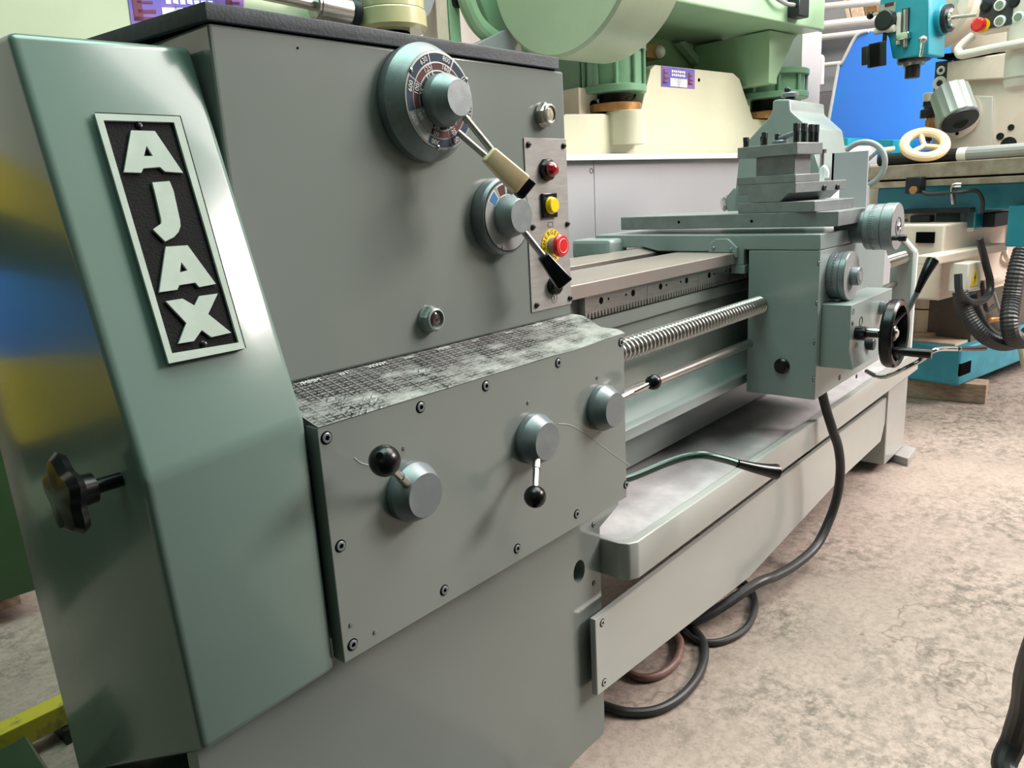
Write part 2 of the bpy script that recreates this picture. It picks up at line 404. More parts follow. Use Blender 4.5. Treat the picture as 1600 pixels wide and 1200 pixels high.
def chart_material():
    """black engraved feed chart, figures in rows, rubbed to bare metal in patches"""
    m = bpy.data.materials.new('worn_engraved_chart'); m.use_nodes = True
    n, l = m.node_tree.nodes, m.node_tree.links; b = n['Principled BSDF']
    tc = n.new('ShaderNodeTexCoord'); mp = n.new('ShaderNodeMapping'); l.new(tc.outputs['UV'], mp.inputs['Vector'])
    sep = n.new('ShaderNodeSeparateXYZ'); l.new(tc.outputs['UV'], sep.inputs[0])
    def math_(op, a, c=None):
        x = n.new('ShaderNodeMath'); x.operation = op
        for k, v in ((0, a), (1, c)):
            if v is None: continue
            if isinstance(v, (int, float)): x.inputs[k].default_value = v
            else: l.new(v, x.inputs[k])
        return x.outputs[0]
    U, V = sep.outputs[0], sep.outputs[1]
    rows = math_('LESS_THAN', math_('FRACT', math_('MULTIPLY', V, 17.0)), 0.55)
    cellx = math_('LESS_THAN', math_('FRACT', math_('MULTIPLY', U, 58.0)), 0.72)
    mp.inputs['Scale'].default_value = (420, 90, 1)
    dn = n.new('ShaderNodeTexNoise'); dn.inputs['Scale'].default_value = 1.0; dn.inputs['Detail'].default_value = 1
    l.new(mp.outputs[0], dn.inputs['Vector'])
    digit = math_('MULTIPLY', math_('MULTIPLY', math_('GREATER_THAN', dn.outputs['Fac'], 0.5), rows), cellx)
    ruleh = math_('LESS_THAN', math_('FRACT', math_('MULTIPLY', V, 8.5)), 0.06)
    rulev = math_('LESS_THAN', math_('FRACT', math_('MULTIPLY', U, 29.0)), 0.05)
    ink = math_('MAXIMUM', math_('MAXIMUM', digit, ruleh), rulev)
    wmap = n.new('ShaderNodeMapping'); wmap.inputs['Scale'].default_value = (7, 2.6, 1); l.new(tc.outputs['UV'], wmap.inputs['Vector'])
    wn_ = n.new('ShaderNodeTexNoise'); wn_.inputs['Scale'].default_value = 1.0; wn_.inputs['Detail'].default_value = 7; wn_.inputs['Roughness'].default_value = 0.68
    l.new(wmap.outputs[0], wn_.inputs['Vector'])
    edge = math_('MULTIPLY', math_('SUBTRACT', 0.55, V), 0.16)
    right = math_('MULTIPLY', math_('POWER', U, 6.0), 0.14)
    wr = n.new('ShaderNodeMapRange'); wr.inputs['From Min'].default_value = 0.49; wr.inputs['From Max'].default_value = 0.66
    l.new(math_('ADD', math_('ADD', wn_.outputs['Fac'], edge), right), wr.inputs['Value'])
    tot = math_('MAXIMUM', math_('MULTIPLY', ink, 0.72), math_('MULTIPLY', wr.outputs[0], math_('SUBTRACT', 1.0, math_('MULTIPLY', ink, 0.35))))
    cr = n.new('ShaderNodeValToRGB')
    cr.color_ramp.elements[0].color = srgb(26, 29, 28); cr.color_ramp.elements[1].color = srgb(206, 210, 206)
    l.new(tot, cr.inputs[0]); l.new(cr.outputs[0], b.inputs['Base Color'])
    b.inputs['Roughness'].default_value = 0.4; b.inputs['Metallic'].default_value = 0.25
    return m
M['chart'] = chart_material()

NEGY = Vector((0, -1, 0))
def front_text_matrix(p, rot=0.0):
    """text upright on a face turned to the operator (towards -Y)"""
    r = Matrix(((1, 0, 0), (0, 0, -1), (0, 1, 0))).to_4x4()
    return Matrix.Translation(p) @ r @ Matrix.Rotation(rot, 4, 'Z')

# ---------------------------------------------------------------- setting
fl = MB(); fl.box((-6, -7, -0.05), (11, 9, 0), M['floor']); tag(fl.build('floor'), 'worn pinkish concrete floor with cracks and dark stains', 'floor', kind='structure')
wb = MB(); wb.box((-6, 6.6, 0), (11, 6.75, 5.2), M['wall']); tag(wb.build('wall_back'), 'whitewashed wall behind the machines', 'wall', kind='structure')
wf = MB(); wf.box((-3.6, -5.4, 0), (1.9, -5.25, 4.2), M['wall_shade']); tag(wf.build('wall_front'), 'unseen dull workshop wall behind the camera, added to block light', 'wall', kind='structure')  # unseen wall, added to hold back ambient light from the front
wl_ = MB(); wl_.box((-3.6, -5.25, 0), (-3.45, 6.6, 4.2), M['wall_shade']); tag(wl_.build('wall_left'), 'unseen dull workshop wall at the left, added to block light', 'wall', kind='structure')  # unseen wall, added to hold back ambient light from the left
dm = thing('machine', 'unseen dark green machine added left of the camera to block light', 'machine', (-0.9, -0.2, 0))  # unseen blocker, keeps ambient and bounce off the lathe's lower left
b = MB(); b.box((-1.5, -0.8, 0.0), (-0.42, 0.7, 0.35), M['green_dark'], bev=.02); b.build('machine_base', dm)
b = MB(); b.box((-1.4, -0.8, 0.35), (-0.5, 0.6, 1.55), M['green_dark'], bev=.02); b.build('machine_body', dm)
bn = thing('unseen_cabinet', 'unseen dark cabinet added behind the camera to shade the lathe', 'cabinet', (0.8, -1.3, 0))  # unseen, added to shade the left end from the lamp at right
b = MB(); b.box((-0.35, -1.65, 0.08), (1.95, -0.95, 1.70), M['cabinet_dark'], bev=.004); b.build('cabinet_body', bn)
for k in range(3):
    x_ = -0.32 + k * 0.755
    b = MB(); b.box((x_, -0.95, 0.12), (x_ + 0.73, -0.93, 1.66), M['cabinet_dark'], bev=.003); d_ = b.build('door', bn)
    b = MB(); b.cyl((x_ + .66, -0.905, 0.85), (x_ + .66, -0.905, 1.0), .008, M['chrome'], n=12); b.build('handle', d_)
for lx, ly in ((-.33, -1.63), (1.87, -1.63), (-.33, -1.03), (1.87, -1.03)):
    b = MB(); b.box((lx, ly, 0), (lx + .06, ly + .06, 0.081), M['gunmetal']); b.build('foot', bn)
b = MB(); b.box((-0.41, -0.92, 0.0), (1.0, 0.74, 0.014), M['blackmatt'], bev=.003)  # unseen dark mat, added to weaken light bounced off the floor
for k in range(13): b.box((-0.38 + k * .104, -0.90, 0.013), (-0.32 + k * .104, 0.72, 0.018), M['blackmatt'])
single(b, 'added_dark_mat', 'unseen black ribbed mat added in front of the lathe to cut floor bounce', 'mat')
for nm, lab, x0_, x1_, h_, m_ in (('machine', 'unseen cream machine block added across the aisle for reflections', 4.0, 4.75, 2.3, 'cream_white'),
                              ('machine', 'unseen dark green machine block added across the aisle for reflections', 5.1, 5.9, 1.9, 'green_dark'),
                              ('machine', 'unseen pale grey machine block added across the aisle for reflections', 6.1, 7.2, 2.2, 'cabinet')):
    t = thing(nm, lab, 'machine', ((x0_ + x1_) / 2, -2.9, 0))  # unseen blocks, added only to be mirrored in the lathe's glossy front
    b = MB(); b.box((x0_, -3.3, 0.0), (x1_, -2.5, 0.3), M['gunmetal'], bev=.01); b.build('machine_base', t)
    b = MB(); b.box((x0_ + .03, -3.25, 0.3), (x1_ - .03, -2.55, h_), M[m_], bev=.02); b.build('machine_body', t)
# ---------------------------------------------------------------- the lathe
lathe = thing('lathe', 'large grey metal lathe with raised nameplate, dials, levers and long bed, nearest the camera', 'lathe', (1.7, 1.1, 0))
HX0, HX1, HY, HZ0, HZ1 = 0.511, 1.190, 0.88, 0.905, 1.343

# pedestal under the headstock: front skin with a round hole, cut back at the tray
PY = 0.83
ped = MB()
hc = P(905, 893, y=PY); hr = 0.019
hole = [(hc.x + hr * math.cos(t), PY, hc.z + 1.25 * hr * math.sin(t)) for t in [2 * math.pi * k / 24 for k in range(24)]]
out = [(0.34, PY, 0.0), (1.185, PY, 0.0), (1.19, PY, 0.02), (1.192, PY, 0.475), (1.262, PY, 0.50), (1.262, PY, 0.57), (1.186, PY, 0.57), (1.186, PY, 0.86), (0.34, PY, 0.86)]
ped.prism(out, (0, 0.03, 0), M['paint'], holes=[hole])
ped.prism([(max(p[0], 0.43), PY + 0.03, p[2]) for p in out], (0, 0.60, 0), M['paint'])
ped.cyl((hc.x, PY + 0.0295, hc.z), (hc.x, PY + 0.028, hc.z), hr * 1.3, M['hole'])  # black disc paints the shade inside the round hole
pedestal = ped.build('pedestal', lathe)

def socket_screw(p, r=0.0062, ax=NEGY, parent=None, name='socket_screw', ring='knob_paint'):
    b = MB(); p = Vector(p)
    b.rev([(r * 1.25, 0), (r * 1.25, 0.0006), (r * 1.02, 0.0006), (r * 1.02, 0.0002)], p, ax, M['hole'], 20)
    b.rev([(r, 0), (r, 0.0016), (r * 0.82, 0.0022), (r * 0.5, 0.0022), (r * 0.5, 0.0005)], p, ax, M[ring], 20)
    b.rev([(r * 0.52, 0.0004), (r * 0.52, 0.0010)], p, ax, M['hole'], 6)
    return b.build(name, parent)
for q in ((927, 820), (928, 911)):
    socket_screw(P(*q, y=PY), 0.0045, parent=pedestal)

# headstock casting and its lid
hs = MB()
hs.box((HX0, HY, HZ0), (HX1, 1.55, HZ1), M['paint'], bev=0.004)
headstock = hs.build('headstock', lathe)
rear_l = P(213, 62, z=1.345)
ddir = (rear_l - Vector((0.507, 0.875, 1.345))).normalized()
lr = Vector((0.507, 0.875, 1.345)) + ddir * 0.75
hl = MB()
hl.prism([(0.507, 0.875, 1.3445), (1.172, 0.875, 1.3445), (1.172, 1.54, 1.3445), (lr.x, lr.y, 1.3445)], (0, 0, 0.0195), M['lid'], bev=0.0015)
hl.prism([(0.516, 0.882, 1.343), (1.168, 0.882, 1.343), (1.168, 1.53, 1.343), (0.45, 1.53, 1.343)], (0, 0, 0.003), M['hole'])
hl.build('headstock_lid', lathe)
for q in ((465, 75),):
    b = MB(); b.ball(P(*q, y=HY), 0.0015, M['hole'], 8); b.build('pin_hole', headstock)

# end guard: lower upright face, upper face leaning back
GY = 0.775
A_ = P(225, 752, y=GY); B_ = P(478, 655, y=GY); C_ = P(526, 1046, y=GY); D_ = P(317, 1177, y=GY)
E_ = P(299, 73, x=0.505); F_ = P(12, 48, y=E_.y + 0.0)
rear = 1.20
def back(p, y=rear): return Vector((p.x - 0.002, y, p.z))
gd = MB()
b = bmesh.new()
fr_ = [D_, C_, B_, E_, F_, A_]
v1 = [b.verts.new(p) for p in fr_]
bk = [Vector((0.300, 1.158, 0.33)), Vector((C_.x, 1.30, C_.z)), Vector((B_.x, 1.30, B_.z)), Vector((E_.x, 1.30, E_.z)), Vector((0.300, 1.208, F_.z)), Vector((0.300, 1.206, A_.z))]
v2 = [b.verts.new(p) for p in bk]
for f in ([0, 1, 2, 5], [5, 2, 3, 4]): b.faces.new([v1[k] for k in f])
for f in ([0, 1, 2, 5], [5, 2, 3, 4]): b.faces.new([v2[k] for k in f][::-1])
for k in range(6):
    k2 = (k + 1) % 6
    b.faces.new([v1[k2], v1[k], v2[k], v2[k2]])
bmesh.ops.recalc_face_normals(b, faces=b.faces)
es = [e for e in b.edges if e.calc_face_angle(0) > 0.05]
bmesh.ops.bevel(b, geom=es, offset=0.009, segments=4, affect='EDGES', profile=0.5)
gd._merge(b, M['guard_paint'])
guard = gd.build('end_guard', lathe, sharp=50)
# lower skirt of the pedestal seen left of the guard
sk = MB()
sk.prism([(0.345, 0.86, 0.0), (0.345, 1.17, 0.0), (0.302, 1.15, 0.345), (0.318, 0.80, 0.345), (0.33, 0.80, 0.30)], (0.12, 0, 0), M['guard_paint'])
sk.build('pedestal_skirt', lathe)
# star knob on the guard's left face
k0 = P(192, 748, x=0.312); k1 = k0 + Vector((-0.055, 0.0, 0.0))
kb = MB()
kb.rev([(0.008, 0), (0.008, 0.028), (0.016, 0.030), (0.017, 0.045), (0.012, 0.047)], k0, (-1, 0, 0), M['black'], 24)
kb.rev([(0.012, 0), (0.036, 0.003), (0.040, 0.010), (0.034, 0.018), (0.0, 0.022)], k0 + Vector((-0.046, 0, 0)), (-1, 0, 0), M['black'], 60, lobes=(5, 0.14))
tag(kb.build('star_knob', guard), 'black lobed knob')

# nameplate on the leaning face
nrm = (E_ - B_).cross(A_ - B_).normalized()
if nrm.y > 0: nrm = -nrm
def on_guard(px, py, lift=0.0):
    d = RC @ Vector((px - 800.0, -(py - 600.0), -F_PX)); o = B_ + nrm * lift
    return CAM + d * ((o - CAM).dot(nrm) / d.dot(nrm))
outer = [(146, 179), (279, 184), (381, 545), (262, 569)]
inner = [(160, 190), (270, 193), (371, 536), (267, 553)]
npb = MB()
npb.prism([on_guard(*q) for q in outer], nrm * 0.006, M['plate_black'])
lift0 = 0.006
npb.prism([on_guard(*q, lift0) for q in outer], nrm * 0.0035, M['plate_white'], holes=[[on_guard(*q, lift0) for q in inner]])
nameplate = npb.build('nameplate', lathe)
LET = [
    ([(203, 206), (240, 207), (284, 272), (256, 270), (248, 263), (222, 265), (219, 272), (192, 271)], [(227, 230), (237, 246), (223, 246)]),
    ([(236, 287), (263, 285), (269, 300), (279, 345), (280, 355), (277, 364), (270, 372), (256, 379), (237, 360), (244, 355), (250, 351), (250, 345), (240, 302)], None),
    ([(257, 387), (291, 385), (335, 445), (309, 450), (303, 443), (278, 447), (275, 454), (247, 458)], [(281, 411), (291, 424), (279, 427)]),
    ([(257, 472), (283, 468), (302, 479), (309, 464), (338, 460), (323, 492), (359, 521), (328, 528), (313, 517), (301, 534), (277, 538), (289, 506)], None)]
for pts, hol in LET:
    lb = MB()
    lb.prism([on_guard(*q, 0.0055) for q in pts], nrm * 0.0040, M['plate_white'], holes=[[on_guard(*q, 0.0055) for q in hol]] if hol else ())
    lb.build('raised_letter', nameplate)
for q in ((217, 197), (318, 538)):
    rb = MB(); rb.rev([(0.0045, 0), (0.0042, 0.002), (0.0025, 0.0035), (0, 0.004)], on_guard(*q, 0.0055), nrm, M['black'], 16)
    rb.build('rivet', nameplate)

# gearbox: body, front cover, chart
GX0, GX1, GF, GZ0, GZ1 = 0.5145, 1.190, 0.763, 0.556, 0.8735
gb = MB()
gb.hexa([(0.53, 0.775, GZ0 + .004), (1.186, 0.775, GZ0 + .004), (1.186, 0.90, GZ0 + .03), (0.53, 0.90, GZ0 + .03),
         (0.53, 0.775, GZ1 - .006), (1.186, 0.775, GZ1 - .006), (1.186, 0.90, 0.905), (0.53, 0.90, 0.905)], M['paint'])
gb.build('gearbox', lathe)
gc = MB(); gc.box((GX0, GF, GZ0), (GX1, GF + 0.024, GZ1), M['paint'], bev=0.0012)
cover = gc.build('gearbox_cover', lathe)
for q in ((510, 684), (657, 636), (759, 603), (872, 567), (970, 535), (532, 853), (551, 1007), (694, 922), (808, 857), (901, 803), (978, 757)):
    socket_screw(P(*q, y=GF), 0.0066, parent=cover)
for q in ((548, 976), (586, 987), (825, 629), (933, 590), (631, 700)):
    b = MB(); b.rev([(0.0032, 0), (0.003, 0.0015), (0, 0.002)], P(*q, y=GF), NEGY, M['knob_paint'], 12); b.build('pin', cover)
for pts in ([(872, 662), (890, 664), (912, 676), (935, 693), (960, 711), (984, 727)], [(553, 715), (563, 723), (576, 727)]):
    b = MB(); b.tube([P(*q, y=GF - .0001) for q in pts], 0.0007, M['scratch'], n=6); tag(b.build('paint_scratch', cover), 'pale scratch in the paint')
# chart plate with a slightly dog-eared front edge
cp = MB(); b = bmesh.new(); uvl = b.loops.layers.uv.new('UVMap'); nx, ny = 60, 12
c00 = Vector((HX0 + .004, GF - 0.001, GZ1 + 0.0015)); c10 = Vector((GX1 + .002, GF - 0.001, GZ1 + 0.0015))
c01 = Vector((HX0 + .004, HY - 0.0008, 0.9065)); c11 = Vector((HX1 + .002, HY - 0.0008, 0.9065))
grid = []
for j in range(ny + 1):
    row = []
    for i in range(nx + 1):
        u_, v_ = i / nx, j / ny
        p = (c00 * (1 - u_) + c10 * u_) * (1 - v_) + (c01 * (1 - u_) + c11 * u_) * v_
        w_ = max(0, u_ - 0.55) / 0.45
        p.z += 0.0022 * math.sin(9.5 * w_) * w_ * (1 - v_) + 0.003 * max(0, u_ - 0.93) / 0.07 * math.sin(9 * v_ + 0.6)
        p.x += 0.003 * max(0, u_ - 0.93) / 0.07 * math.sin(11 * v_)
        row.append((b.verts.new(p), u_, v_))
    grid.append(row)
for j in range(ny):
    for i in range(nx):
        q = [grid[j][i], grid[j][i + 1], grid[j + 1][i + 1], grid[j + 1][i]]
        f = b.faces.new([t[0] for t in q])
        for lp, t in zip(f.loops, q): lp[uvl].uv = (t[1], t[2])
bmesh.ops.solidify(b, geom=list(b.faces), thickness=0.0012)
cp._merge(b, M['chart'])
chart = tag(cp.build('thread_chart', lathe), 'worn black engraved chart plate')
for u_, s_ in ((0.035, 'mm'), (0.10, '/MMM'), (0.185, 'n/1"'), (0.27, 'WWM'), (0.36, 'mm'), (0.47, 'MMM'), (0.58, 'n/1"'), (0.70, 'mm'), (0.82, 'MMM')):
    v_ = 0.90
    p = (c00 * (1 - u_) + c10 * u_) * (1 - v_) + (c01 * (1 - u_) + c11 * u_) * v_
    vy = (c01 - c00).normalized(); nz = Vector((1, 0, 0)).cross(vy)
    mt = Matrix.Translation(p + nz * 0.0012) @ Matrix((Vector((1, 0, 0)), vy, nz)).transposed().to_4x4()
    hd = MB(); hd.text(s_, mt, 0.0125, M['line_white'], 0.0002); hd.build('chart_heading', chart)

# three selector knobs with ball levers
def selector_knob(fx, fy, ball, ball_r, root, yf=0.730):
    c = P(fx, fy, y=yf); base = Vector((c.x, GF, c.z))
    b = MB()
    b.rev([(0.0405, 0), (0.0415, 0.0015), (0.0415, 0.0125)], base, NEGY, M['knob_paint'], 48)
    b.rev([(0.0415, 0.0125), (0.0312, GF - yf - 0.001), (0.0302, GF - yf)], base, NEGY, M['knob_paint'], 48)
    k = b.build('selector_knob', lathe)
    by = ball[2]; bc = P(ball[0], ball[1], y=by)
    start = P(*root, y=yf + 0.010); d = (bc - start)
    r_ = MB()
    s0 = start - d.normalized() * 0.004
    r_.cyl(s0, s0 + d * 0.38, 0.0062, M['steel'], n=16)
    r_.cyl(s0 + d * 0.30, bc, 0.0050, M['chrome'], n=16)
    lv = r_.build('lever_rod', k)
    bb = MB(); bb.ball(bc, ball_r, M['black'], 32)
    bb.cyl(bc + d.normalized() * (ball_r * 0.93), bc + d.normalized() * (ball_r * 1.0), ball_r * 0.22, M['hole'], n=14)
    tag(bb.build('ball_grip', k), 'black plastic ball')
    return k
selector_knob(666, 774, (601, 720, 0.700), 0.0195, (637, 757))
selector_knob(856, 690, (836, 776, 0.705), 0.0172, (839, 712))
selector_knob(962, 640, (1021, 597, 0.720), 0.0150, (971, 622))

# speed dial
dc = P(687, 158, y=0.84)
b = MB()
b.rev([(0.081, 0), (0.083, 0.002), (0.083, 0.016)], (dc.x, HY, dc.z), NEGY, M['knob_paint'], 72)
b.rev([(0.083, 0.016), (0.0695, 0.0390), (0.0685, 0.040)], (dc.x, HY, dc.z), NEGY, M['alu'], 72)
speed = b.build('speed_dial', lathe)
def ring_sector(mb, c, y, r0, r1, a0, a1, m, t=0.0004, n=None):
    n = n or max(2, int(abs(a1 - a0) / 4))
    def pt(r, a): return Vector((c.x + r * math.sin(math.radians(a)), y, c.z + r * math.cos(math.radians(a))))
    pts = [pt(r1, a0 + (a1 - a0) * k / n) for k in range(n + 1)] + [pt(r0, a1 - (a1 - a0) * k / n) for k in range(n + 1)]
    b = bmesh.new()
    for k in range(n):
        q = [pts[k], pts[k + 1], pts[2 * n - k], pts[2 * n + 1 - k]]
        b.faces.new([b.verts.new(p) for p in q])
    bmesh.ops.remove_doubles(b, verts=b.verts, dist=1e-6)
    g = bmesh.ops.extrude_face_region(b, geom=list(b.faces))
    for v in [e for e in g['geom'] if isinstance(e, bmesh.types.BMVert)]: v.co.y -= t
    mb._merge(b, m)
DS = 0.89; sc = MB(); sc.rev([(0.0675, 0), (0.0675, 0.0012), (0.0665, 0.0016), (0, 0.0016)], (dc.x, 0.840, dc.z), NEGY, M['dial_silver'], 72)
nums = []
secs = [(-16, ('800', '160', '40')), (-61, ('630', '125', '31.5')), (-106, ('600', '100', '25')), (-151, ('400', '80', '20')), (-196, ('300', '60', '80')), (-241, ('500', '50', '63')), (-286, ('1250', '315', '50')), (-331, ('1000', '200', '50'))]
cols = [('blue_ring', 0.0600, 0.0725), ('red_ring', 0.0475, 0.0575), ('green_ring', 0.0365, 0.0450)]
for a0, tx in secs:
    for (mk, r0, r1), s_ in zip([(k_, u_ * DS, w_ * DS) for k_, u_, w_ in cols], tx):
        mm = M['dial_silver'] if a0 == -151 else M[mk]  # lower-left sector silvered: glare painted into its colour
        ring_sector(sc, dc, 0.8384, r0, r1, a0 + 1.2, a0 + 43.8, mm)
        am = a0 + 22.5 + 10; rm = (r0 + r1) / 2
        p = Vector((dc.x + rm * math.sin(math.radians(am)), 0.8377, dc.z + rm * math.cos(math.radians(am))))
        tb_ = MB(); tb_.text(s_, front_text_matrix(p, math.radians(-am)), 0.0104, M['line_white'], 0.00025); nums.append(tb_)
scale = tag(sc.build('dial_scale', speed), 'silver disc with blue, red and green number rings')
for tb_ in nums: tb_.build('dial_numeral', speed)
for a in (-55, 60, 190):
    p = Vector((dc.x + 0.0655 * math.sin(math.radians(a)), 0.8384, dc.z + 0.0655 * math.cos(math.radians(a))))
    rb = MB(); rb.rev([(0.0032, 0), (0.003, 0.0016), (0, 0.0026)], p, NEGY, M['chrome'], 14); rb.build('rivet', speed)
b = MB()
b.rev([(0.0355, 0), (0.0365, 0.0015), (0.0365, 0.016), (0.0255, 0.0390), (0.0245, 0.040)], (dc.x, 0.839, dc.z), NEGY, M['alu'], 56)
b.build('dial_hub', speed)
gA = P(762, 240, y=0.782); gB = P(814, 289, y=0.757)
b = MB()
b.cyl(P(722, 178, y=0.812), P(768, 234, y=0.782), 0.0052, M['steel'], n=16)
b.cyl(P(716, 207, y=0.832), P(768, 252, y=0.790), 0.0048, M['steel'], n=16)
b.build('dial_lever', speed)
def square_grip(a, c, w0, w1, m, name, parent, roll=0.0):
    a, c = Vector(a), Vector(c); d = (c - a).normalized()
    u = d.cross(NEGY).normalized(); w = d.cross(u)
    u, w = u * math.cos(roll) + w * math.sin(roll), w * math.cos(roll) - u * math.sin(roll)
    lo = [a + u * (w0 * s) + w * (w0 * t) for s, t in ((-1, -1), (1, -1), (1, 1), (-1, 1))]
    hi = [c + u * (w1 * s) + w * (w1 * t) for s, t in ((-1, -1), (1, -1), (1, 1), (-1, 1))]
    b = MB(); b.hexa(lo + hi, m, bev=0.004, seg=3); return b.build(name, parent)
gd_ = (gB - gA)
tag(square_grip(gA, gB, 0.0125, 0.0165, M['ivory'], 'lever_grip', speed, 0.5), 'yellowed ivory plastic grip')
tag(square_grip(gB - gd_ * 0.02, gB + gd_ * 0.20, 0.0155, 0.0165, M['black'], 'grip_cap', speed, 0.5), 'black end cap')

# range dial
rc_ = P(793, 338, y=0.855)
b = MB()
b.rev([(0.061, 0), (0.0625, 0.002), (0.0625, 0.020), (0.0600, 0.0235), (0.0590, 0.025)], (rc_.x, HY, rc_.z), NEGY, M['knob_paint'], 64)
rng = b.build('range_dial', lathe)
sc = MB(); sc.rev([(0.0575, 0), (0.0575, 0.0010), (0, 0.0010)], (rc_.x, 0.855, rc_.z), NEGY, M['ink'], 60)
sc.rev([(0.0555, 0), (0.0555, 0.0014), (0, 0.0014)], (rc_.x, 0.855, rc_.z), NEGY, M['dial_silver'], 60)
for a0, mk in ((-62, 'sector_blue'), (-30, 'red_ring'), (-2, 'green_ring')):
    ring_sector(sc, rc_, 0.8536, 0.034, 0.0535, a0, a0 + 26, M['line_white'], 0.0003)
    ring_sector(sc, rc_, 0.8533, 0.036, 0.0518, a0 + 2, a0 + 24, M[mk], 0.0003)
sc.build('dial_scale', rng)
for a in (75, 200):
    p = Vector((rc_.x + 0.0525 * math.sin(math.radians(a)), 0.8536, rc_.z + 0.0525 * math.cos(math.radians(a))))
    rb = MB(); rb.rev([(0.0028, 0), (0.0026, 0.0016), (0, 0.0024)], p, NEGY, M['chrome'], 14); rb.build('rivet', rng)
b = MB(); b.rev([(0.0335, 0), (0.0345, 0.002), (0.0340, 0.010), (0.0275, 0.0292), (0.0265, 0.030)], (rc_.x, 0.854, rc_.z), NEGY, M['alu'], 52)
b.build('dial_hub', rng)
b = MB(); b.cyl(P(817, 360, y=0.834), P(852, 404, y=0.818), 0.0056, M['steel'], n=16); b.build('dial_lever', rng)
tag(square_grip(P(848, 399, y=0.819), P(881, 442, y=0.803), 0.0095, 0.0155, M['black'], 'lever_grip', rng, 0.6), 'black tapered grip')

# sight glasses
def sight_glass(q, r, lens, body, nm):
    p = P(*q, y=HY); b = MB()
    b.rev([(r * 1.12, 0), (r * 1.15, 0.004)], p, NEGY, M[body], 40)
    b.rev([(r * 1.12, 0.004), (r * 1.12, 0.012), (r * 1.0, 0.016)], p, NEGY, M[body], 6)
    b.rev([(r * 0.92, 0.010), (r * 0.92, 0.019), (r * 0.78, 0.020), (r * 0.74, 0.015)], p, NEGY, M[body], 36)
    g = b.build('sight_glass', lathe); tag(g, nm)
    l_ = MB(); l_.rev([(r * 0.76, 0.008), (r * 0.74, 0.0155), (r * 0.45, 0.0185), (0, 0.0195)], p, NEGY, M[lens], 32)
    l_.build('lens', g); return g
sight_glass((847, 180), 0.0185, 'glass_amber', 'steel', 'bright hexagonal sight glass')
sight_glass((669, 498), 0.0185, 'glass_dark', 'saddle_paint', 'painted hexagonal sight glass with dark lens')

# switch plate with its controls
SY = HY - 0.002
cs = [P(*q, y=HY) for q in ((817, 215), (886, 219), (898, 480), (833, 488))]
cs[1].x = min(cs[1].x, HX1 - 0.001); cs[2].x = cs[1].x; cs[3].x = cs[0].x; cs[1].z = cs[0].z; cs[2].z = cs[3].z
sp = MB(); sp.prism([(c.x, HY, c.z) for c in cs], (0, -0.002, 0), M['panel_alu'], bev=0.0006, seg=1)
switch = sp.build('switch_plate', lathe)
for q in ((825, 226), (880, 228), (832, 355), (886, 350), (838, 477), (890, 466)):
    b = MB(); p = P(*q, y=SY)
    b.rev([(0.0052, 0), (0.0052, 0.002), (0.0035, 0.004), (0, 0.0045)], p, NEGY, M['gunmetal'], 18)
    b.box((p.x - 0.0045, SY - 0.0047, p.z - 0.0006), (p.x + 0.0045, SY - 0.0043, p.z + 0.0006), M['hole'])
    b.build('slotted_screw', switch)
def stacked(q, y0): return P(q[0], q[1], y=y0)
p = stacked((857, 265), SY - 0.006); p.y = SY
b = MB(); b.rev([(0.0195, 0), (0.0195, 0.006), (0.0175, 0.010), (0.0135, 0.011)], p, NEGY, M['black'], 36, lobes=(10, 0.03))
lampr = tag(b.build('pilot_lamp', switch), 'red pilot lamp in black bezel')
b = MB(); b.rev([(0.0135, 0.008), (0.0130, 0.016), (0.0095, 0.022), (0.004, 0.0245), (0, 0.025)], p, NEGY, M['red_lens'], 30); b.build('lens', lampr)
# square yellow button
p = stacked((859, 321), SY - 0.004); p.y = SY
b = MB(); b.box((p.x - 0.0205, SY - 0.006, p.z - 0.0215), (p.x + 0.0205, SY, p.z + 0.0215), M['black'], bev=0.0015)
yb = tag(b.build('push_button', switch), 'yellow push button on square black base')
b = MB(); b.rev([(0.0150, 0.004), (0.0155, 0.008), (0.0135, 0.009), (0.0135, 0.0145), (0.0120, 0.0160), (0.0, 0.0163)], p, NEGY, M['yellow'], 36); b.build('button_cap', yb)
# emergency stop
p = stacked((862, 384), SY); p.y = SY
b = MB(); b.rev([(0.0300, 0), (0.0300, 0.0015), (0, 0.0015)], p, NEGY, M['yellow_label'], 48)
es_ = tag(b.build('emergency_stop', switch), 'red mushroom emergency stop on yellow ring')
b = MB()
for k, ch in enumerate('EMERGENCY'):
    a = -96 + 24 * k
    q = Vector((p.x + 0.0238 * math.sin(math.radians(a)), SY - 0.0016, p.z + 0.0238 * math.cos(math.radians(a))))
    b.text(ch, front_text_matrix(q, math.radians(-a)), 0.0115, M['ink'], 0.0002)
for k, ch in enumerate('STOP'):
    a = 207 - 18 * k
    q = Vector((p.x + 0.0238 * math.sin(math.radians(a)), SY - 0.0016, p.z + 0.0238 * math.cos(math.radians(a))))
    b.text(ch, front_text_matrix(q, math.radians(-a + 180)), 0.0115, M['ink'], 0.0002)
b.build('ring_lettering', es_)
b = MB(); b.rev([(0.0150, 0.001), (0.0150, 0.014)], p, NEGY, M['dial_silver'], 30)
b.rev([(0.0150, 0.014), (0.0200, 0.017), (0.0205, 0.022), (0.0180, 0.026), (0.0, 0.0275)], p, NEGY, M['red_btn'], 44)
b.torus(p + Vector((0, -0.0268, 0)), NEGY, 0.0125, 0.0007, M['line_white'], 36, 6)
b.build('mushroom_head', es_)
